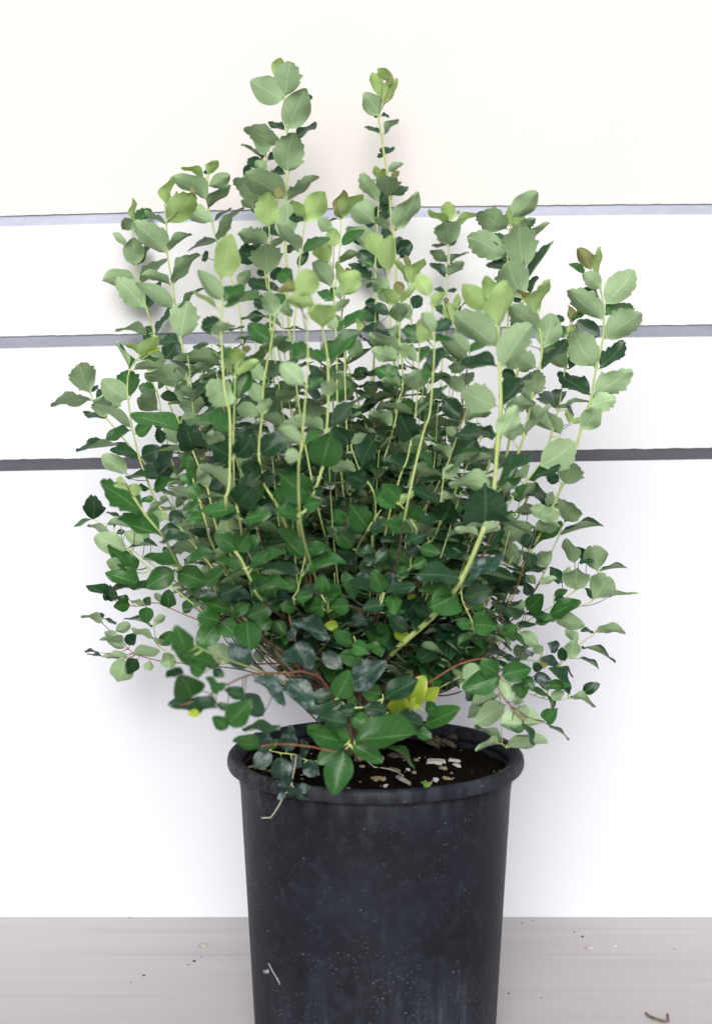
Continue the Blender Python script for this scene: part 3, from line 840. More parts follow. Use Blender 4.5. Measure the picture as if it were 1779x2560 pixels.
L I 680 250 500 170 130 l, 830 480 360 180 250 g, 850 490 1080 320 60 p, 1020 720 600 540 180 g, 600 100 520 90 70 l, 1000 800 1310 690 110 d, 1240 1100 880 970 100 g, 1180 1120 900 1290 220 g, 1200 1140 1540 1270 220 g, 1290 1060 1590 900 120 g, 700 300 740 130 110 l
S .05 3.4 g
P 0 318 1370, 322 1377, 362 1412, 420 1460, 540 1550, 680 1630
L I 740 1150 450 870 170 g, 810 1310 480 1130 160 g, 570 1100 420 1020 130 p, 780 1320 480 1300 50 d, 640 900 320 770 210 p, 1060 1280 770 1350 110 d, 740 1120 640 950 130 g, 900 1330 870 1210 100 g
S .22 2.8 g
P 0 234 1296, 274 1329, 298 1351, 333 1377, 420 1440, 560 1540, 700 1620
L I 230 530 240 340 210 d, 230 530 55 610 40 g, 430 690 220 590 80 p, 400 590 640 620 80 p, 610 680 520 690 50 d, 480 640 540 550 30 d, 560 520 420 460 40 d, 830 800 640 700 130 p, 900 800 750 700 140 p, 660 870 940 800 60 d, 720 560 600 480 90 d
S .15 2.4 r
P 0 285 1500, 327 1515, 366 1513, 393 1507, 470 1540, 600 1590, 720 1650
L I 470 1470 240 1270 80 d, 450 1460 440 1310 140 d, 660 1500 500 1530 130 g, 660 1460 520 1440 60 d, 850 1530 850 1690 140 g, 1100 1560 1100 1380 150 g, 1030 1500 950 1390 80 p, 1260 1610 1390 1450 110 g, 830 1500 900 1420 90 g, 840 1520 700 1460 60 p
S .27 2.6 r
P 0 250 1550, 257 1559, 312 1610, 333 1632, 400 1652, 500 1660, 578 1658, 640 1660, 713 1661, 760 1690
L I 355 1720 145 1610 90 p, 360 1660 330 1620 50 d, 350 1670 500 1720 20 d, 490 1820 650 1740 110 p, 540 1900 390 1830 90 p, 600 1960 360 1900 60 p, 610 2010 430 1950 90 p, 620 1960 740 1830 110 d, 660 1970 700 1900 80 d, 310 2060 170 2030 25 d, 360 2110 200 2070 30 d, 700 2080 990 2030 120 p, 640 2130 460 2100 60 p
L 0 310 1645 298 1697 50 p, 345 1648 325 1672 32 d, 375 1650 372 1668 22 p, 422 1632 424 1665 34 p, 300 1648 262 1640 16 p
L K 740 220 530 70 180 p, 1060 230 1000 90 100 p, 1210 210 1190 60 140 p, 180 250 80 140 110 p, 1300 290 1220 270 60 d
S .24 2.2 g
P 0 384 1535, 388 1594, 396 1615, 440 1640, 500 1660
L I 930 1890 700 1810 70 p, 920 1760 660 1620 30 p, 980 1980 990 1880 100 p, 960 1750 1050 1620 80 p, 1010 1980 1140 1830 130 g
S -.34 3.2 r
P 0 450 1765, 465 1760, 515 1743, 565 1713, 631 1686, 716 1683, 763 1681, 820 1720
L K 350 580 230 330 270 g, 200 370 180 260 150 d, 490 690 180 610 130 d, 440 740 330 740 70 y, 610 680 380 600 100 d, 720 840 930 640 220 g, 720 880 570 770 120 g, 600 640 760 720 80 d, 880 560 710 500 110 d, 1060 760 880 550 150 d, 620 540 490 390 90 g, 610 490 700 440 70 g, 860 880 1210 900 80 d, 970 350 1270 550 140 s, 1290 390 1540 620 200 s
S -.36 3.4 g
P 0 430 1570, 450 1590, 520 1630, 600 1660, 680 1690, 780 1740
L K 640 240 200 130 180 g, 480 330 350 230 130 g, 310 110 220 -100 200 g, 570 290 660 350 90 d, 930 270 760 60 200 s, 380 150 240 60 120 g
S -.3 0.8 r
P 0 650 1866, 700 1860, 770 1866, 840 1880
L K 1040 1070 800 1000 120 g
S -.10 6 b
P 0 600 1535, 651 1589, 710 1631, 763 1681, 807 1710, 850 1780
L U 420 1200 380 1150 100 g, 380 1140 50 1000 150 g, 530 1200 820 1060 190 g, 540 1220 560 1520 270 g, 380 1150 550 1060 130 g, 230 1250 30 1200 200 g, 200 1260 0 1500 220 g, 240 1250 380 1400 190 g, 840 1250 680 1290 130 g, 850 1230 950 1380 130 g, 680 1010 370 930 80 s, 720 1010 1040 960 90 s, 750 980 780 830 200 g, 200 960 0 950 100 d, 210 970 430 870 150 d, 60 830 280 660 150 g
S -.24 4.6 g
P 0 580 1372, 600 1393, 614 1422, 628 1452, 655 1500, 700 1570, 780 1680
L U 430 460 210 260 200 g, 440 450 560 250 170 g, 560 620 980 500 150 g, 480 640 200 590 110 g, 640 860 1010 800 90 g, 590 640 760 460 120 g, 640 870 600 760 110 d, 560 400 640 290 110 g
S -.16 3 g
P 0 762 1390, 761 1402, 752 1440, 744 1478, 736 1510, 770 1600, 840 1700
L U 1190 530 900 230 190 g, 1170 710 750 720 130 d, 1190 700 1590 530 140 g, 1210 440 1440 410 130 g, 1100 900 980 750 120 g, 1110 910 1320 900 100 d, 1090 1000 1260 950 110 g, 1110 1100 930 1070 120 g, 1200 530 1450 430 50 g
S -.14 3 g
P 0 840 1470, 830 1490, 820 1530, 840 1620, 870 1700
L U 1380 940 1400 770 160 g, 1500 1000 1560 830 140 g, 1380 1070 1250 1100 210 g, 1500 1020 1340 1040 90 g, 1500 1110 1590 1000 130 g, 1500 1220 1530 1090 150 g, 1430 960 1560 940 130 g
S -.12 3.4 g
P 0 952 1274, 919 1324, 888 1394, 900 1500, 930 1600
L N 450 180 300 -20 230 g, 190 170 430 180 100 d, 470 210 640 150 80 d, 180 140 80 -30 130 g, 280 420 100 200 190 g, 330 480 100 450 100 d, 320 550 150 560 90 s
S -.16 3 g
P 0 980 1245, 1000 1261, 1029 1305, 1040 1340, 1010 1450, 960 1600
L O 960 1850 840 1780 100 l, 860 1840 750 1760 80 g, 1040 1900 1190 1790 80 l, 1020 1920 780 1850 150 g, 1160 2090 1270 1940 200 g, 1040 1880 850 1700 180 g
L N 980 240 650 120 130 g, 1100 260 890 350 130 d, 950 80 780 50 60 g, 1040 400 1250 470 130 g, 1030 390 870 470 110 d
S -.08 3.4 g
P 0 1108 1180, 1108 1195, 1101 1254, 1099 1305, 1080 1350, 1050 1370, 1000 1450, 960 1580
L O 1540 1610 1130 1410 100 p, 1200 1530 920 1390 140 d, 1210 1700 1490 1610 110 d, 1510 1880 1200 1760 110 d, 1520 2100 1620 1880 250 d
L N 1270 120 1020 110 60 d, 1130 290 1450 370 60 d, 1290 580 1560 590 70 d, 1320 510 1620 540 75 p
L P 120 1590 420 1290 50 g, 60 1620 240 1500 130 p, 60 1880 250 1800 110 p
S -.05 3.4 g
P 0 1173 1000, 1158 1050, 1140 1095, 1121 1152, 1090 1220, 1020 1360
L P 380 190 210 0 150 p, 380 190 590 60 100 g, 350 310 70 100 140 p, 270 430 220 300 180 p, 310 640 170 460 150 p, 300 960 100 750 180 d, 330 960 580 830 120 p, 160 1370 0 1210 110 p, 230 1130 130 1060 90 p
S -.03 3.4 g
P 0 1225 1060, 1202 1097, 1169 1160, 1150 1200, 1090 1330, 1010 1480
L P 480 1160 230 1370 250 d, 390 1450 610 1400 80 p, 520 1160 620 1040 100 d, 400 1420 530 1300 130 d, 500 1150 440 1020 120 d, 350 1800 490 1730 130 d
S -.15 3.4 g
P 0 940 1500, 950 1520, 953 1560, 965 1640, 975 1700
L N 620 900 540 700 190 g, 590 930 240 860 110 d, 640 920 950 830 90 d, 300 1010 230 720 140 g, 240 1060 30 1080 170 g, 100 1000 20 830 150 g, 730 960 740 1100 170 g, 640 1060 420 1110 130 d, 640 1150 840 1120 90 g, 720 940 950 850 130 d, 270 1190 420 1270 130 s, 910 1360 700 1200 150 d
S -.12 2.6 g
P 0 1026 1395, 1025 1420, 1000 1450, 970 1530, 960 1600
L N 940 590 680 450 120 g, 1120 530 950 620 110 g, 710 630 530 600 70 g, 550 650 370 640 90 d, 480 730 345 770 90 s, 570 460 360 440 80 d, 700 430 540 560 110 d, 740 640 900 640 120 g, 920 650 800 730 110 g, 780 770 680 740 100 s, 370 560 520 560 90 d, 900 330 620 360 80 d
S .0 5 b
P 0 940 1530, 945 1537, 960 1583, 973 1631, 982 1679, 960 1730, 905 1830, 888 1908
L N 1080 1090 940 960 110 y
S -.15 2.4 g
P 0 884 1590, 890 1612, 905 1650, 905 1700
L N 290 1510 60 1360 140 g, 280 1520 430 1600 150 g, 410 1510 610 1600 100 g, 400 1680 180 1640 180 g, 170 1480 100 1420 90 g
S -.14 3 r
P 0 722 1540, 738 1600, 760 1650, 800 1690
L U 1030 1210 1430 1400 180 s, 1080 1460 1260 1740 200 s, 980 1580 1100 1700 180 s, 1390 1590 1590 1760 160 s, 1580 1300 1450 1290 100 y, 1000 1450 1080 1350 90 s, 1180 1780 1320 1840 150 s
S .04 7.5 b
P 0 800 1700, 845 1745, 868 1790, 877 1830, 885 1911
L U 1490 1900 1390 1950 90 y, 1210 1800 1290 1740 120 s
L K 1480 330 1560 250 110 s
S .05 4 r
P 0 1200 1590, 1140 1603, 1098 1620, 993 1675, 930 1750, 895 1880
L N 1270 1530 1080 1450 180 s, 1300 1690 1150 1640 110 s, 1250 1850 1130 1870 110 p, 1000 1830 1050 1800 80 g
S .1 5.5 g
P 0 1290 1440, 1230 1520, 1180 1570, 1125 1625, 1050 1700, 960 1780, 900 1870
L N 1420 1550 1590 1600 120 p, 1370 1690 1600 1700 90 p, 1340 1860 1560 1890 90 p, 1270 1920 1350 2000 110 d
L Q 600 450 370 240 130 p, 530 630 310 420 120 p, 520 650 440 440 110 p
S .1 3.6 g
P 0 1408 1308, 1394 1344, 1374 1389, 1363 1423, 1326 1491, 1250 1580, 1150 1660
L Q 955 235 1050 50 200 p, 930 350 1225 225 40 d, 620 450 920 280 110 g, 800 630 720 460 170 p, 800 650 570 650 70 d, 720 790 870 750 60 p, 700 780 600 690 60 p, 890 200 780 60 130 d, 660 880 620 780 90 s
S .03 3.6 g
P 0 1309 1372, 1292 1426, 1281 1474, 1250 1533, 1190 1610, 1100 1690
L Q 500 790 580 680 130 d, 570 850 400 800 80 s, 430 950 300 850 50 p, 600 1020 460 900 80 p, 600 460 690 330 110 d, 640 110 800 140 110 p, 690 300 890 240 110 p, 740 210 880 150 130 p
S .12 3 g
P 0 1495 1432, 1436 1477, 1402 1502, 1330 1545, 1220 1620, 1100 1700
L Q 1250 670 1200 440 190 p, 1270 670 1470 610 25 d, 1060 830 1060 640 200 p, 1050 590 960 400 110 p, 1080 590 1190 560 60 d, 1150 560 1070 460 70 d, 940 770 820 640 90 d, 860 880 970 840 60 g, 940 760 1000 640 70 p, 880 880 930 930 70 d
S .06 2.8 g
P 0 1481 1502, 1433 1522, 1335 1560, 1284 1578, 1200 1630, 1080 1720
L Q 1210 920 1330 710 220 p, 1360 890 1570 850 40 p, 1200 920 1150 820 40 d, 810 1060 1050 930 130 g, 620 1010 760 880 140 g, 860 1090 1100 1140 120 p, 600 1040 830 1080 60 d, 700 1130 850 1080 90 g, 500 1150 680 1140 50 d, 540 1200 400 1220 130 g, 560 1200 700 1300 110 p
S .16 2.6 g
P 0 1484 1587, 1453 1607, 1402 1657, 1377 1663, 1320 1650, 1220 1650, 1100 1720
L Q 1230 1210 1460 1180 60 p, 1220 1210 1110 1180 30 d, 1070 1290 970 1190 80 p, 1110 1340 1370 1390 25 d, 1010 1440 1030 1290 130 p, 1090 1440 1240 1495 30 d, 900 1350 800 1300 100 s, 950 1470 930 1350 70 d, 920 1500 750 1440 80 s, 910 1510 1030 1570 35 d, 540 1450 620 1330 130 p, 300 1380 330 1270 150 s, 690 1340 600 1250 80 p, 760 1400 700 1320 80 p, 690 1530 800 1500 60 r
S .12 2.2 g
P 0 1461 1733, 1419 1747, 1374 1750, 1312 1730, 1240 1690, 1120 1720, 1000 1780
L Q 1110 1740 1240 1680 90 d, 1010 1780 1210 1810 50 p, 990 1760 880 1520 60 d, 780 1680 980 1680 80 g, 810 1740 710 1610 70 p, 800 1750 880 1920 30 d, 640 1700 790 1760 50 g, 830 1790 940 1740 80 p, 680 1600 820 1640 90 s, 740 1560 690 1480 70 d
S -.12 2.8 r
P 0 1306 1801, 1272 1764, 1244 1719, 1246 1697, 1225 1650, 1150 1660, 1050 1720
L Q 385 1600 100 1690 190 g, 370 1580 240 1490 160 g, 400 1590 640 1540 160 g, 570 1650 580 1780 130 g, 590 1600 660 1680 90 g
L R 850 780 780 640 110 p, 1040 810 1150 700 130 g, 1050 830 1265 945 25 d, 820 810 920 1000 60 d, 1030 820 650 860 200 p, 830 620 720 580 120 p, 700 880 810 900 60 g, 620 400 690 560 110 p
S -.06 2.4 g
P 0 1265 1870, 1255 1860, 1253 1820, 1250 1747, 1240 1690, 1180 1680, 1060 1740
L R 590 560 310 640 150 p, 650 640 370 810 190 p, 400 720 250 680 150 p, 600 1030 360 1080 60 p, 620 1010 360 850 70 p, 660 1075 1025 1050 130 p, 400 260 230 380 170 p, 340 520 260 600 130 d, 270 390 220 500 80 p, 660 1040 900 990 60 p
S -.12 3 g
P 0 1182 1559, 1154 1497, 1148 1454, 1079 1543
L Q 150 1140 340 1160 160 g, 150 1130 250 1020 80 g, 140 1130 0 1130 90 g, 160 1220 20 1290 60 g, 110 1000 240 880 130 g, 50 900 290 840 150 d, 410 1230 500 1170 110 g, 20 870 -140 950 250 g
S -.2 3.2 g
P 0 868 1858, 875 1862, 890 1880
L M 480 1010 110 940 200 g, 500 1000 300 800 110 g, 540 1000 1120 980 260 g, 510 1040 780 1170 170 g, 440 1090 340 1450 240 g, 430 1060 200 1210 160 g, 480 830 210 780 150 d, 200 950 80 860 120 g
S -.14 3 g
P 0 838 1748, 858 1760, 890 1770, 925 1763, 958 1747, 930 1790, 895 1860
L M 360 580 490 300 200 g, 500 480 810 250 240 s, 350 600 100 700 160 d, 330 520 130 580 120 d, 830 590 1130 400 170 d, 820 540 610 490 150 g, 560 660 480 560 90 g, 500 750 700 870 150 g, 560 680 400 700 110 d, 880 720 660 680 140 d, 430 620 300 700 100 d, 300 720 200 780 110 d
S -.1 2.8 g
P 0 1058 1750, 1045 1760, 1000 1790, 940 1830, 895 1880
L M 1080 640 1220 400 180 y, 960 770 1000 580 210 y, 1220 590 1380 480 120 y, 1220 620 1090 630 100 y, 1230 850 1560 690 170 g, 1230 850 970 760 140 d, 1240 700 1370 680 130 g, 1100 870 1290 960 100 g, 870 1050 1130 1190 60 g, 1100 620 900 560 150 g
S -.135 2.0 w
P 0 653 2045, 676 2044, 700 2008, 711 1988, 722 1975, 728 1958, 737 1916, 741 1888
L K 1350 1440 1230 1450 70 s, 1360 1420 1300 1390 60 s, 1370 1460 1350 1540 100 s, 1390 1490 1530 1470 90 s, 1400 1510 1520 1570 90 s, 1300 1520 1220 1580 60 s
S -.1 2.6 g
P 0 673 1876, 700 1882, 741 1888, 766 1901, 820 1905, 880 1905
L K 1140 1080 980 930 160 s, 1150 1090 1240 1000 60 g, 1300 1110 1350 880 150 s, 1150 1100 1010 1240 150 s, 1250 1150 1240 1400 180 s, 1470 1190 1480 1010 80 s, 1350 1190 1460 1260 110 s, 1470 1230 1596 1320 140 s
"""


def parse():
    out, cur = [], None
    for line in DATA.strip().splitlines():
        w = line.split(None, 1)
        if w[0] == 'S':
            d, r, m = w[1].split()
            cur = {'d': float(d), 'r': float(r), 'm': m, 'P': [], 'L': []}
            out.append(cur)
            continue
        t, rest = w[1].split(None, 1)
        x0, y0, s = TILES[t]
        for item in rest.split(','):
            q = item.split()
            if w[0] == 'P':
                cur['P'].append((x0 + float(q[0]) / s, y0 + float(q[1]) / s))
            else:
                a = [float(v) for v in q[:5]]
                cur['L'].append((x0 + a[0] / s, y0 + a[1] / s, x0 + a[2] / s, y0 + a[3] / s, a[4] / s, q[5]))
    return out


# ---------------------------------------------------------------- leaf shapes
def leaf_shape(seed, lobed):
    rg = random.Random(seed)
    rows = 21 if lobed else 12
    cols = (-1.0, -0.52, 0.0, 0.52, 1.0)
    fold = rg.uniform(0.08, 0.50)
    curl = rg.uniform(-0.45, 0.2)
    wav = rg.uniform(0.02, 0.08)
    twist = rg.uniform(-0.15, 0.15)
    bend = rg.uniform(-0.09, 0.09)
    peak = rg.uniform(0.78, 1.0)
    teeth = {}
    if lobed:
        for sgn in (-1, 1):
            a = [0.0] * rows
            i = rg.choice((7, 8, 9, 10))
            while i < rows - 1:
                big = rg.random()
                a[i] = rg.uniform(0.03, 0.10) + (0.14 if big > 0.6 else 0)
                if i > 0: a[i - 1] += 0.4 * a[i]
                if i + 1 < rows: a[i + 1] = -rg.uniform(0.02, 0.12)
                i += rg.choice((3, 3, 4))
            teeth[sgn] = a
    V, uv, Fc = [], [], []
    for i in range(rows):
        t = i / (rows - 1)
        t = 0.45 * t + 0.55 * (0.5 - 0.5 * math.cos(math.pi * t))
        tt = max(0.0, (t - 0.05) / 0.95)
        hw = 0.5 * (math.sin(math.pi * tt ** peak) ** (0.60 if not lobed else 0.60)) if 0 < tt < 1 else 0.0
        if tt > 0.55:
            hw = hw * (1 - 0.10 * (tt - 0.55) / 0.45) + (0.03 * (1 - tt) if lobed else 0)
        hw = max(hw, 0.022)
        if i == rows - 1: hw = 0.05
        for c in cols:
            k = 1.0
            if lobed and abs(c) == 1:
                k += teeth[-1 if c < 0 else 1][i]
            x = c * hw * k
            y = t
            if lobed and abs(c) == 1 and i > 1 and teeth[-1 if c < 0 else 1][i] > 0: y += 0.018
            z = fold * abs(x) * 0.8 + curl * t * t * 0.75 + wav * math.sin(9 * t + 3 * c + seed) * abs(c) + twist * x * t
            V.append((x + bend * math.sin(math.pi * t), y, z))
            uv.append((0.5 + c * 0.5, t))
    n = len(cols)
    for i in range(rows - 1):
        for j in range(n - 1):
            Fc.append((i * n + j, i * n + j + 1, (i + 1) * n + j + 1, (i + 1) * n + j))
    return np.array(V), Fc, uv


SHAPES = [leaf_shape(100 + i, False) for i in range(10)] + [leaf_shape(200 + i, True) for i in range(12)]
MESHES = {}


def leaf_mesh(shape, kind):
    key = (shape, kind)
    if key not in MESHES:
        V, Fc, uv = SHAPES[shape]
        me = bpy.data.meshes.new('leaf')
        me.from_pydata([tuple(v) for v in V], [], Fc)
        me.materials.append(LEAFM[kind])
        me.polygons.foreach_set('use_smooth', [True] * len(me.polygons))
        ul = me.uv_layers.new(name='UVMap')
        li = np.zeros(len(me.loops), dtype=np.int32)
        me.loops.foreach_get('vertex_index', li)
        ul.data.foreach_set('uv', np.asarray(uv, dtype=np.float32)[li].ravel())
        me.update()
        MESHES[key] = me
    return MESHES[key]


LEAVES = []            # (matrix, shape, kind, stem index)
rnd = random.Random(3)


def frame(B, d, nrm, L, W):
    d = d.normalized()
    nrm = (nrm - d * nrm.dot(d)).normalized()
    s = d.cross(nrm)
    return Matrix(((s.x * W, d.x * L, nrm.x * L, B.x), (s.y * W, d.y * L, nrm.y * L, B.y), (s.z * W, d.z * L, nrm.z * L, B.z), (0, 0, 0, 1)))


def measured_leaf(bx, by, tx, ty, w, kind, Y, si):
    B = at(bx, by, Y)
    T = at(tx, ty, Y)
    a = T - B
    La = max(a.length, 0.006) * 1.10
    dep = (B - CAM).dot(FWD)
    Wa = w * dep / F * 1.2
    mat = {'p': 'd'}.get(kind, kind)
    under = kind in 'plr' if by < 1500 else kind == 'p'
    view = (CAM - B).normalized()
    ad = a.normalized()
    Lr = max(La * rnd.uniform(1.02, 1.1), min(Wa / 0.74, La * 1.9))
    comp = math.sqrt(max(0.0, Lr * Lr - La * La))
    toward = 1.0
    if not under and by < 1080: toward = -1.0
    d = (ad * La + view * comp * toward).normalized()
    Wr = max(Wa, Lr * rnd.uniform(0.56, 0.68))
    Wr = min(Wr, Lr * 0.84)
    if Wa > Wr: Wr = Wa
    s0 = view.cross(d).normalized()
    nv = d.cross(s0)
    if nv.dot(view) < 0: nv = -nv
    roll = math.acos(min(1.0, max(0.12, Wa / Wr)))
    # a leaf on edge turns its upper side to the sky
    up = Vector((0, 0, 1))
    best = None
    for sg in (1, -1):
        q = (Matrix.Rotation(sg * roll, 3, d) @ nv)
        top = -q if under else q
        sc = top.z + rnd.uniform(-0.15, 0.15)
        if best is None or sc > best[0]: best = (sc, top)
    nrm = best[1]
    lob = (by < 1330 and kind in 'pd' and rnd.random() < 0.72) or (by < 1330 and kind in 'gl' and rnd.random() < 0.25)
    sh = rnd.randrange(10, 22) if lob else rnd.randrange(0, 10)
    LEAVES.append((frame(B, d, nrm, Lr, Wr), sh, mat, si))


STEMS = []             # (verts, faces, material)
CR = Vector((CROWN.x, CROWN.y, CROWN.z))


def depth_at(x, y, d, ref=520.0):
    q = min(1.0, math.hypot(x - 890, y - 1800) / ref)
    return CROWN.y + (d - CROWN.y) * (q ** 1.1)


def build_stem(S, si):
    top = min(y for x, y in S['P'])
    if S['m'] == 'g' and S['r'] < 5.4 and top > 1180 and 480 < S['P'][0][0] < 1130:      # feet lost among the leaves
        S['P'] = [p for i, p in enumerate(S['P']) if p[1] < 1545 or i < 2 or p[1] > 1700 and top > 1700]
    P = S['P'][::-1]                       # base first
    x0, y0 = P[0]
    ref = max(120.0, min(520.0, 0.85 * math.hypot(P[-1][0] - 890, P[-1][1] - 1800)))
    pts = []
    if y0 < 1760 and S['m'] != 'w':        # hidden foot: run on down into the crown
        hx, hy = 890 + (x0 - 890) * 0.04, 1885
        mx, my = 890 + (x0 - 890) * 0.55, max(y0 + 40, 1640 - abs(x0 - 890) * 0.2)
        pts.append(at(hx, hy, CROWN.y))
        if y0 < 1640: pts.append(at(890 + (x0 - 890) * 0.16, 1735, max(0.03, depth_at(890 + (x0 - 890) * 0.16, 1735, S['d']))))
        if math.hypot(mx - x0, my - y0) > 60 and my > y0:
            pts.append(at(mx, my, max(0.05, depth_at(mx, my, S['d'])) if S['r'] < 7 else depth_at(mx, my, S['d'])))
    flat = S['m'] == 'w' or y0 > 1855
    for x, y in P:
        Y = S['d'] if flat and y > 1700 else depth_at(x, y, S['d'], ref)
        if S['m'] == 'g' and S['r'] < 7 and top < 1350 and y > 1330: Y += (max(Y, 0.06) - Y) * min(1.0, (y - 1330) / 170)
        if S['m'] == 'w': Y = -0.160 if y > 1960 else -0.160 + 0.06 * (1960 - y) / 72
        pts.append(at(x, y, Y))
    nf = len(pts) - len(P)
    sp = spline(pts, 0.006)
    r0 = S['r'] * 1.75 / F
    pix = [proj(p) for p in sp]
    n = len(sp)
    nodes = [(l[0], l[1]) for l in S['L']]
    rad = []
    for i, p in enumerate(sp):
        t = i / max(1, n - 1)
        r = r0 * (1.08 - 0.62 * t ** 1.3)
        if S['m'] == 'g':
            r *= 1 + 0.35 * math.exp(-min((pix[i][0] - a) ** 2 + (pix[i][1] - b) ** 2 for a, b in nodes) / 30.0) if nodes else 1
        if S['m'] == 'b':
            r *= 1 + 0.18 * noise.noise(p * 160)
        rad.append(max(r, 0.0006))
    V, Fc = [], []
    ns = 8 if S['r'] > 4 else 6
    tube(V, Fc, sp, rad, ns)
    foot = 0
    if nf and S['m'] == 'g':
        foot = min(range(n), key=lambda i: (sp[i] - pts[nf]).length) * ns
    if S['m'] == 'g' and S['r'] < 5.4 and top < 1350:
        foot = max(foot, sum(1 for p in sp if p.z < 0.56) * ns)
    arr = np.array([(q[0], q[1]) for q in pix])
    woody = set()
    # each leaf joins the shoot at its nearest point, with a petiole where it stands off
    for (bx, by, tx, ty, w, k) in S['L']:
        dd = np.hypot(arr[:, 0] - bx, arr[:, 1] - by)
        i = int(dd.argmin())
        Y = sp[i].y
        if dd[i] > 25: Y += rnd.uniform(-0.015, 0.015)
        j = max(0, i - int(dd[i] / 14))
        Bp = at(bx, by, Y)
        if (sp[j] - Bp).length > rad[j] * 0.9:
            mid = sp[j].lerp(Bp, 0.5) + Vector((0, 0, -0.08 * (Bp - sp[j]).length))
            q = spline([sp[j], mid, Bp], 0.006)
            pr = (0.0008 if S['m'] == 'g' else 0.00055) if dd[i] < 30 else 0.0005
            f0 = len(Fc)
            tube(V, Fc, q, [pr * (1.15 - 0.3 * u / len(q)) for u in range(len(q))], 5)
            if dd[i] >= 30: woody.update(range(f0, len(Fc)))
        measured_leaf(bx, by, tx, ty, w, k, Y, si)
    woody.update(range(foot))
    STEMS.append((V, Fc, S['m'], woody))


SH = parse()
for S in SH: build_stem(S, len(STEMS))

# ---------------------------------------------------------------- inner shoots, filling the body of the bush
def inside(x, y, poly):
    c = False
    j = len(poly) - 1
    for i in range(len(poly)):
        xi, yi = poly[i]; xj, yj = poly[j]
        if (yi > y) != (yj > y) and x < (xj - xi) * (y - yi) / (yj - yi) + xi: c = not c
        j = i
    return c


HULL = [(360, 1130), (430, 940), (560, 800), (700, 760), (850, 860), (1000, 770), (1130, 850), (1220, 980), (1310, 1150), (1330, 1290), (1330, 1450), (1350, 1560), (1320, 1640), (1180, 1690), (1080, 1690), (1000, 1680), (900, 1700), (800, 1680), (690, 1600), (600, 1560), (480, 1530), (430, 1460), (390, 1340)]
rf = random.Random(21)


def inner_shoot(tx, ty, Y, mat, kinds, start=0.3, ls=(0.026, 0.042), gap=0.030, r=2.8):
    a = at(890 + (tx - 890) * 0.08, 1860, CROWN.y)
    tip = at(tx, ty, Y)
    span = (tip - a).length
    outw = Vector((tip.x - a.x, tip.y - a.y, 0))
    m1 = a + outw * rf.uniform(0.38, 0.55) + Vector((0, 0, (tip.z - a.z) * rf.uniform(0.36, 0.5)))
    m2 = a + outw * rf.uniform(0.75, 0.9) + Vector((0, 0, (tip.z - a.z) * rf.uniform(0.64, 0.75)))
    m0 = a + outw * 0.14 + Vector((0, 0, 0.06))
    sp = spline([a, m0, m1, m2, tip], 0.008)
    n = len(sp)
    V, Fc = [], []
    r0 = r * 1.75 / F
    tube(V, Fc, sp, [r0 * (1.1 - 0.7 * i / n) for i in range(n)], 5)
    si = len(STEMS)
    acc, pl = 0.0, rf.uniform(0, math.pi)
    for i in range(1, n):
        acc += (sp[i] - sp[i - 1]).length
        if i / n < start or acc < gap: continue
        acc = 0
        pl += math.pi / 2 + rf.uniform(-.25, .25)
        ax = (sp[min(i + 1, n - 1)] - sp[i - 1]).normalized()
        e1 = ax.cross(Vector((0.2, 1, 0.1))).normalized()
        e2 = ax.cross(e1)
        for k in (0, 1):
            if rf.random() < 0.06: continue
            th = pl + math.pi * k
            o = e1 * math.cos(th) + e2 * math.sin(th)
            if ty > 1250: d = (o * rf.uniform(.8, 1.0) + ax * rf.uniform(-0.1, 0.3) + Vector((0, 0, rf.uniform(-.4, .05)))).normalized()
            else: d = (o * rf.uniform(.75, 1.0) + ax * rf.uniform(0.05, 0.7) + Vector((0, 0, rf.uniform(-.25, .2)))).normalized()
            nr = (ax * 0.7 + Vector((0, 0, 0.8)) - o * 0.2 + Vector((rf.uniform(-.35, .35), rf.uniform(-.35, .35), 0)))
            L = rf.uniform(*ls) * (0.75 + 0.35 * math.sin(math.pi * min(1, i / n)))
            if i / n > 0.9: L *= 0.75
            B = sp[i] + d * r0
            x, y, _ = proj(B + d * L * .5)
            if not inside(x, y, HULL): continue
            kd = rf.choice(kinds)
            sh = rf.randrange(10, 22) if (y < 1300 and rf.random() < 0.55) else rf.randrange(0, 10)
            LEAVES.append((frame(B, d, nr, L, L * rf.uniform(.58, .74)), sh, kd, si))
    foot = sum(1 for p in sp if p.z < 0.53) * 5 if mat != 'b' else 0
    STEMS.append((V, Fc, mat, set(range(min(foot, 5 * (n - 2))))))


cnt = 0
while cnt < 96:
    x, y = rf.uniform(380, 1340), rf.uniform(800, 1620)
    if not inside(x, y, HULL): continue
    if y < 1000 and rf.random() < 0.35: continue
    cnt += 1
    back = rf.random()
    Y = -0.10 + 0.44 * back
    if y > 1350: Y = -0.05 + 0.31 * back
    low = y > 1380
    inner_shoot(x, y, Y, 'g' if rf.random() < (.45 if low else .8) else 'r', 'dddg' if not low else 'ddgs', start=0.25 if not low else 0.15, gap=0.028 if not low else 0.022, ls=(0.036, 0.056) if not low else (0.028, 0.045))

for i in range(26):
    inner_shoot(rf.uniform(460, 1290), rf.uniform(770, 1000), rf.uniform(0.02, 0.30), 'g', 'ddddg', start=0.45, gap=0.030, ls=(0.036, 0.054))
# low shoots at the front of the heart
for i in range(52):
    x, y = rf.uniform(500, 1260), rf.uniform(1330, 1590)
    inner_shoot(x, y, rf.uniform(-0.06, 0.02), 'g' if rf.random() < .5 else 'r', 'ddgg', start=0.3, gap=0.022, ls=(0.030, 0.048))
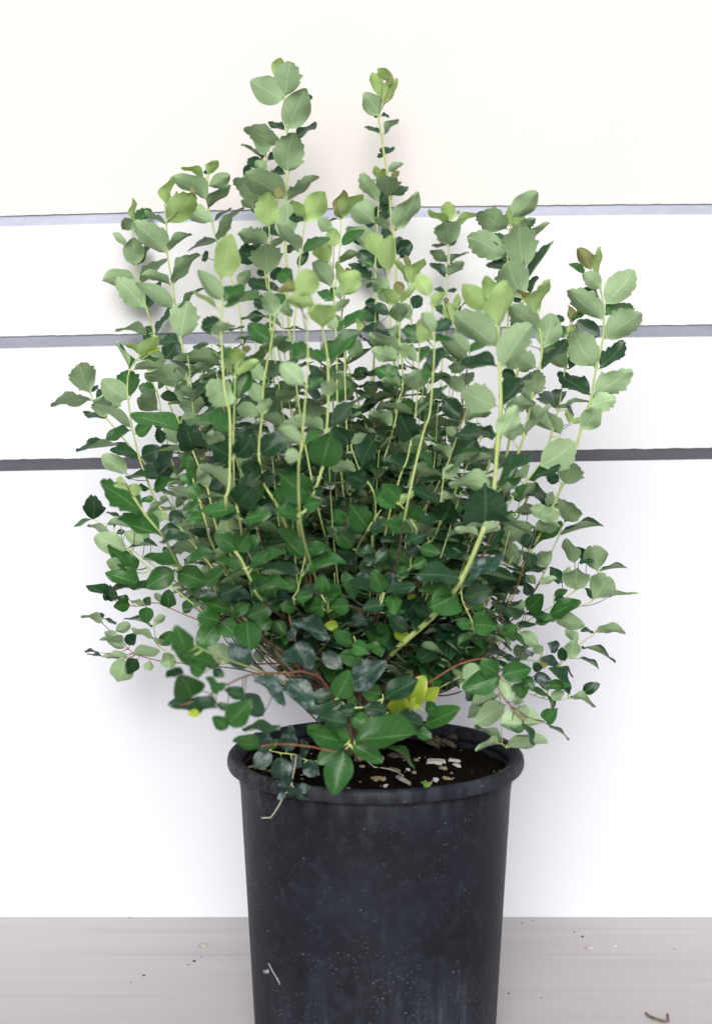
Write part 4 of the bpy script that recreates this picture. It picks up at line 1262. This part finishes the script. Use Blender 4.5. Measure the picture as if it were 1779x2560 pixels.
# dense twiggy heart
for i in range(26):
    th = rf.uniform(0, 2 * math.pi)
    tx = 880 + rf.uniform(-260, 260)
    inner_shoot(tx, rf.uniform(1420, 1600), rf.uniform(-0.05, 0.25), 'b', 'dds', start=0.2, gap=0.02, ls=(0.018, 0.032), r=3.2)

# ---------------------------------------------------------------- which leaves show largest
SC = 711 / 1779.0
buf = np.zeros((1024, 711), dtype=bool)
OUT = [(0, 0.0), (-.3, .2), (-.48, .4), (-.45, .65), (-.3, .88), (0, 1), (.3, .88), (.45, .65), (.48, .4), (.3, .2)]
info = []
for idx, (M, sh, kd, si) in enumerate(LEAVES):
    poly = []
    dz = 0
    for u, v in OUT:
        p = proj(M @ Vector((u, v, 0)))
        poly.append((p[0] * SC, p[1] * SC)); dz += p[2]
    info.append((dz / len(OUT), idx, poly))
info.sort()
vis = [0] * len(LEAVES)
for dz, idx, poly in info:
    xs = [p[0] for p in poly]; ys = [p[1] for p in poly]
    x0, x1 = max(0, int(min(xs))), min(710, int(max(xs)) + 1)
    y0, y1 = max(0, int(min(ys))), min(1023, int(max(ys)) + 1)
    if x1 <= x0 or y1 <= y0: continue
    gx, gy = np.meshgrid(np.arange(x0, x1 + 1) + .5, np.arange(y0, y1 + 1) + .5)
    c = np.zeros(gx.shape, dtype=bool)
    j = len(poly) - 1
    for i in range(len(poly)):
        xi, yi = poly[i]; xj, yj = poly[j]
        if abs(yj - yi) > 1e-9:
            c ^= ((yi > gy) != (yj > gy)) & (gx < (xj - xi) * (gy - yi) / (yj - yi) + xi)
        j = i
    b = buf[y0:y1 + 1, x0:x1 + 1]
    vis[idx] = int((c & ~b).sum())
    b |= c
order = sorted(range(len(LEAVES)), key=lambda i: -vis[i])
single = set(order[:300])
print('leaves', len(LEAVES), 'stems', len(STEMS), 'visible >12px', sum(1 for v in vis if v > 12))

# ---------------------------------------------------------------- link the shrub
shrub = empty('shrub', tuple(CR))
tag(shrub, 'bushy green shrub with many upright leafy shoots growing in the black pot', 'shrub')
off = Matrix.Translation(-CR)
stem_obj = []
for V, Fc, m, foot in STEMS:
    o = mesh_obj('stem' if m in 'gw' else 'branch', [v - CR for v in V], Fc, [STEMM[m], STEMM['b']], shrub, midx=[1 if i in foot else 0 for i in range(len(Fc))])
    stem_obj.append(o)
bulkV, bulkF, bulkU, bulkM = [], [], [], []
kinds = ['d', 'g', 'l', 'r', 'y', 's']
nb = 0
for idx, (M, sh, kd, si) in enumerate(LEAVES):
    if idx in single:
        o = bpy.data.objects.new('leaf', leaf_mesh(sh, kd))
        COL.objects.link(o)
        o.parent = stem_obj[si]
        o.matrix_local = off @ M
    else:
        V, Fc, uv = SHAPES[sh]
        A = np.array((off @ M))
        P = V @ A[:3, :3].T + A[:3, 3]
        bulkV.append(P)
        bulkF += [tuple(i + nb for i in f) for f in Fc]
        bulkU += uv
        bulkM += [kinds.index(kd)] * len(Fc)
        nb += len(V)
o = mesh_obj('foliage', np.vstack(bulkV).tolist(), bulkF, [LEAFM[k] for k in kinds], shrub, uvs=bulkU, midx=bulkM)
tag(o, kind='stuff')

# ---------------------------------------------------------------- fallen leaves on the soil
def fallen(px, py, size, rot, mat, label, group=None, seed=0, tilt=0.15):
    V, Fc, uv = SHAPES[seed % 7]
    k = size * 1.75 / F
    P = V * np.array((k * 0.65, k, k)) - np.array((0, k * .5, 0))
    o = mesh_obj('fallen_leaf', P.tolist(), Fc, mat, uvs=uv)
    p = on_z(px, py, SOIL_Z)
    o.location = (p.x, p.y, soil_h(p.x, p.y) + 0.003)
    o.rotation_euler = (tilt, 0.1, rot)
    tag(o, label, 'fallen leaf', group)


fallen(1063, 1968, 34, 0.4, LEAFM['l'], 'single small green fallen leaf on the soil near the rim', seed=1, tilt=0.5)
for i, (x, y, s, r) in enumerate(((616, 1922, 30, 1.2), (633, 1925, 28, 2.4), (668, 1918, 36, 0.6), (655, 1934, 40, -1.3), (684, 1942, 34, 1.9), (725, 1935, 30, 2.6), (770, 1946, 40, 1.4), (645, 1912, 26, 0.1))):
    fallen(x, y, s, r, M_dry, 'withered olive leaf among the litter under the dark trailing leaves', 'withered leaves on the soil', seed=i + 2, tilt=rf.uniform(-.3, .4))
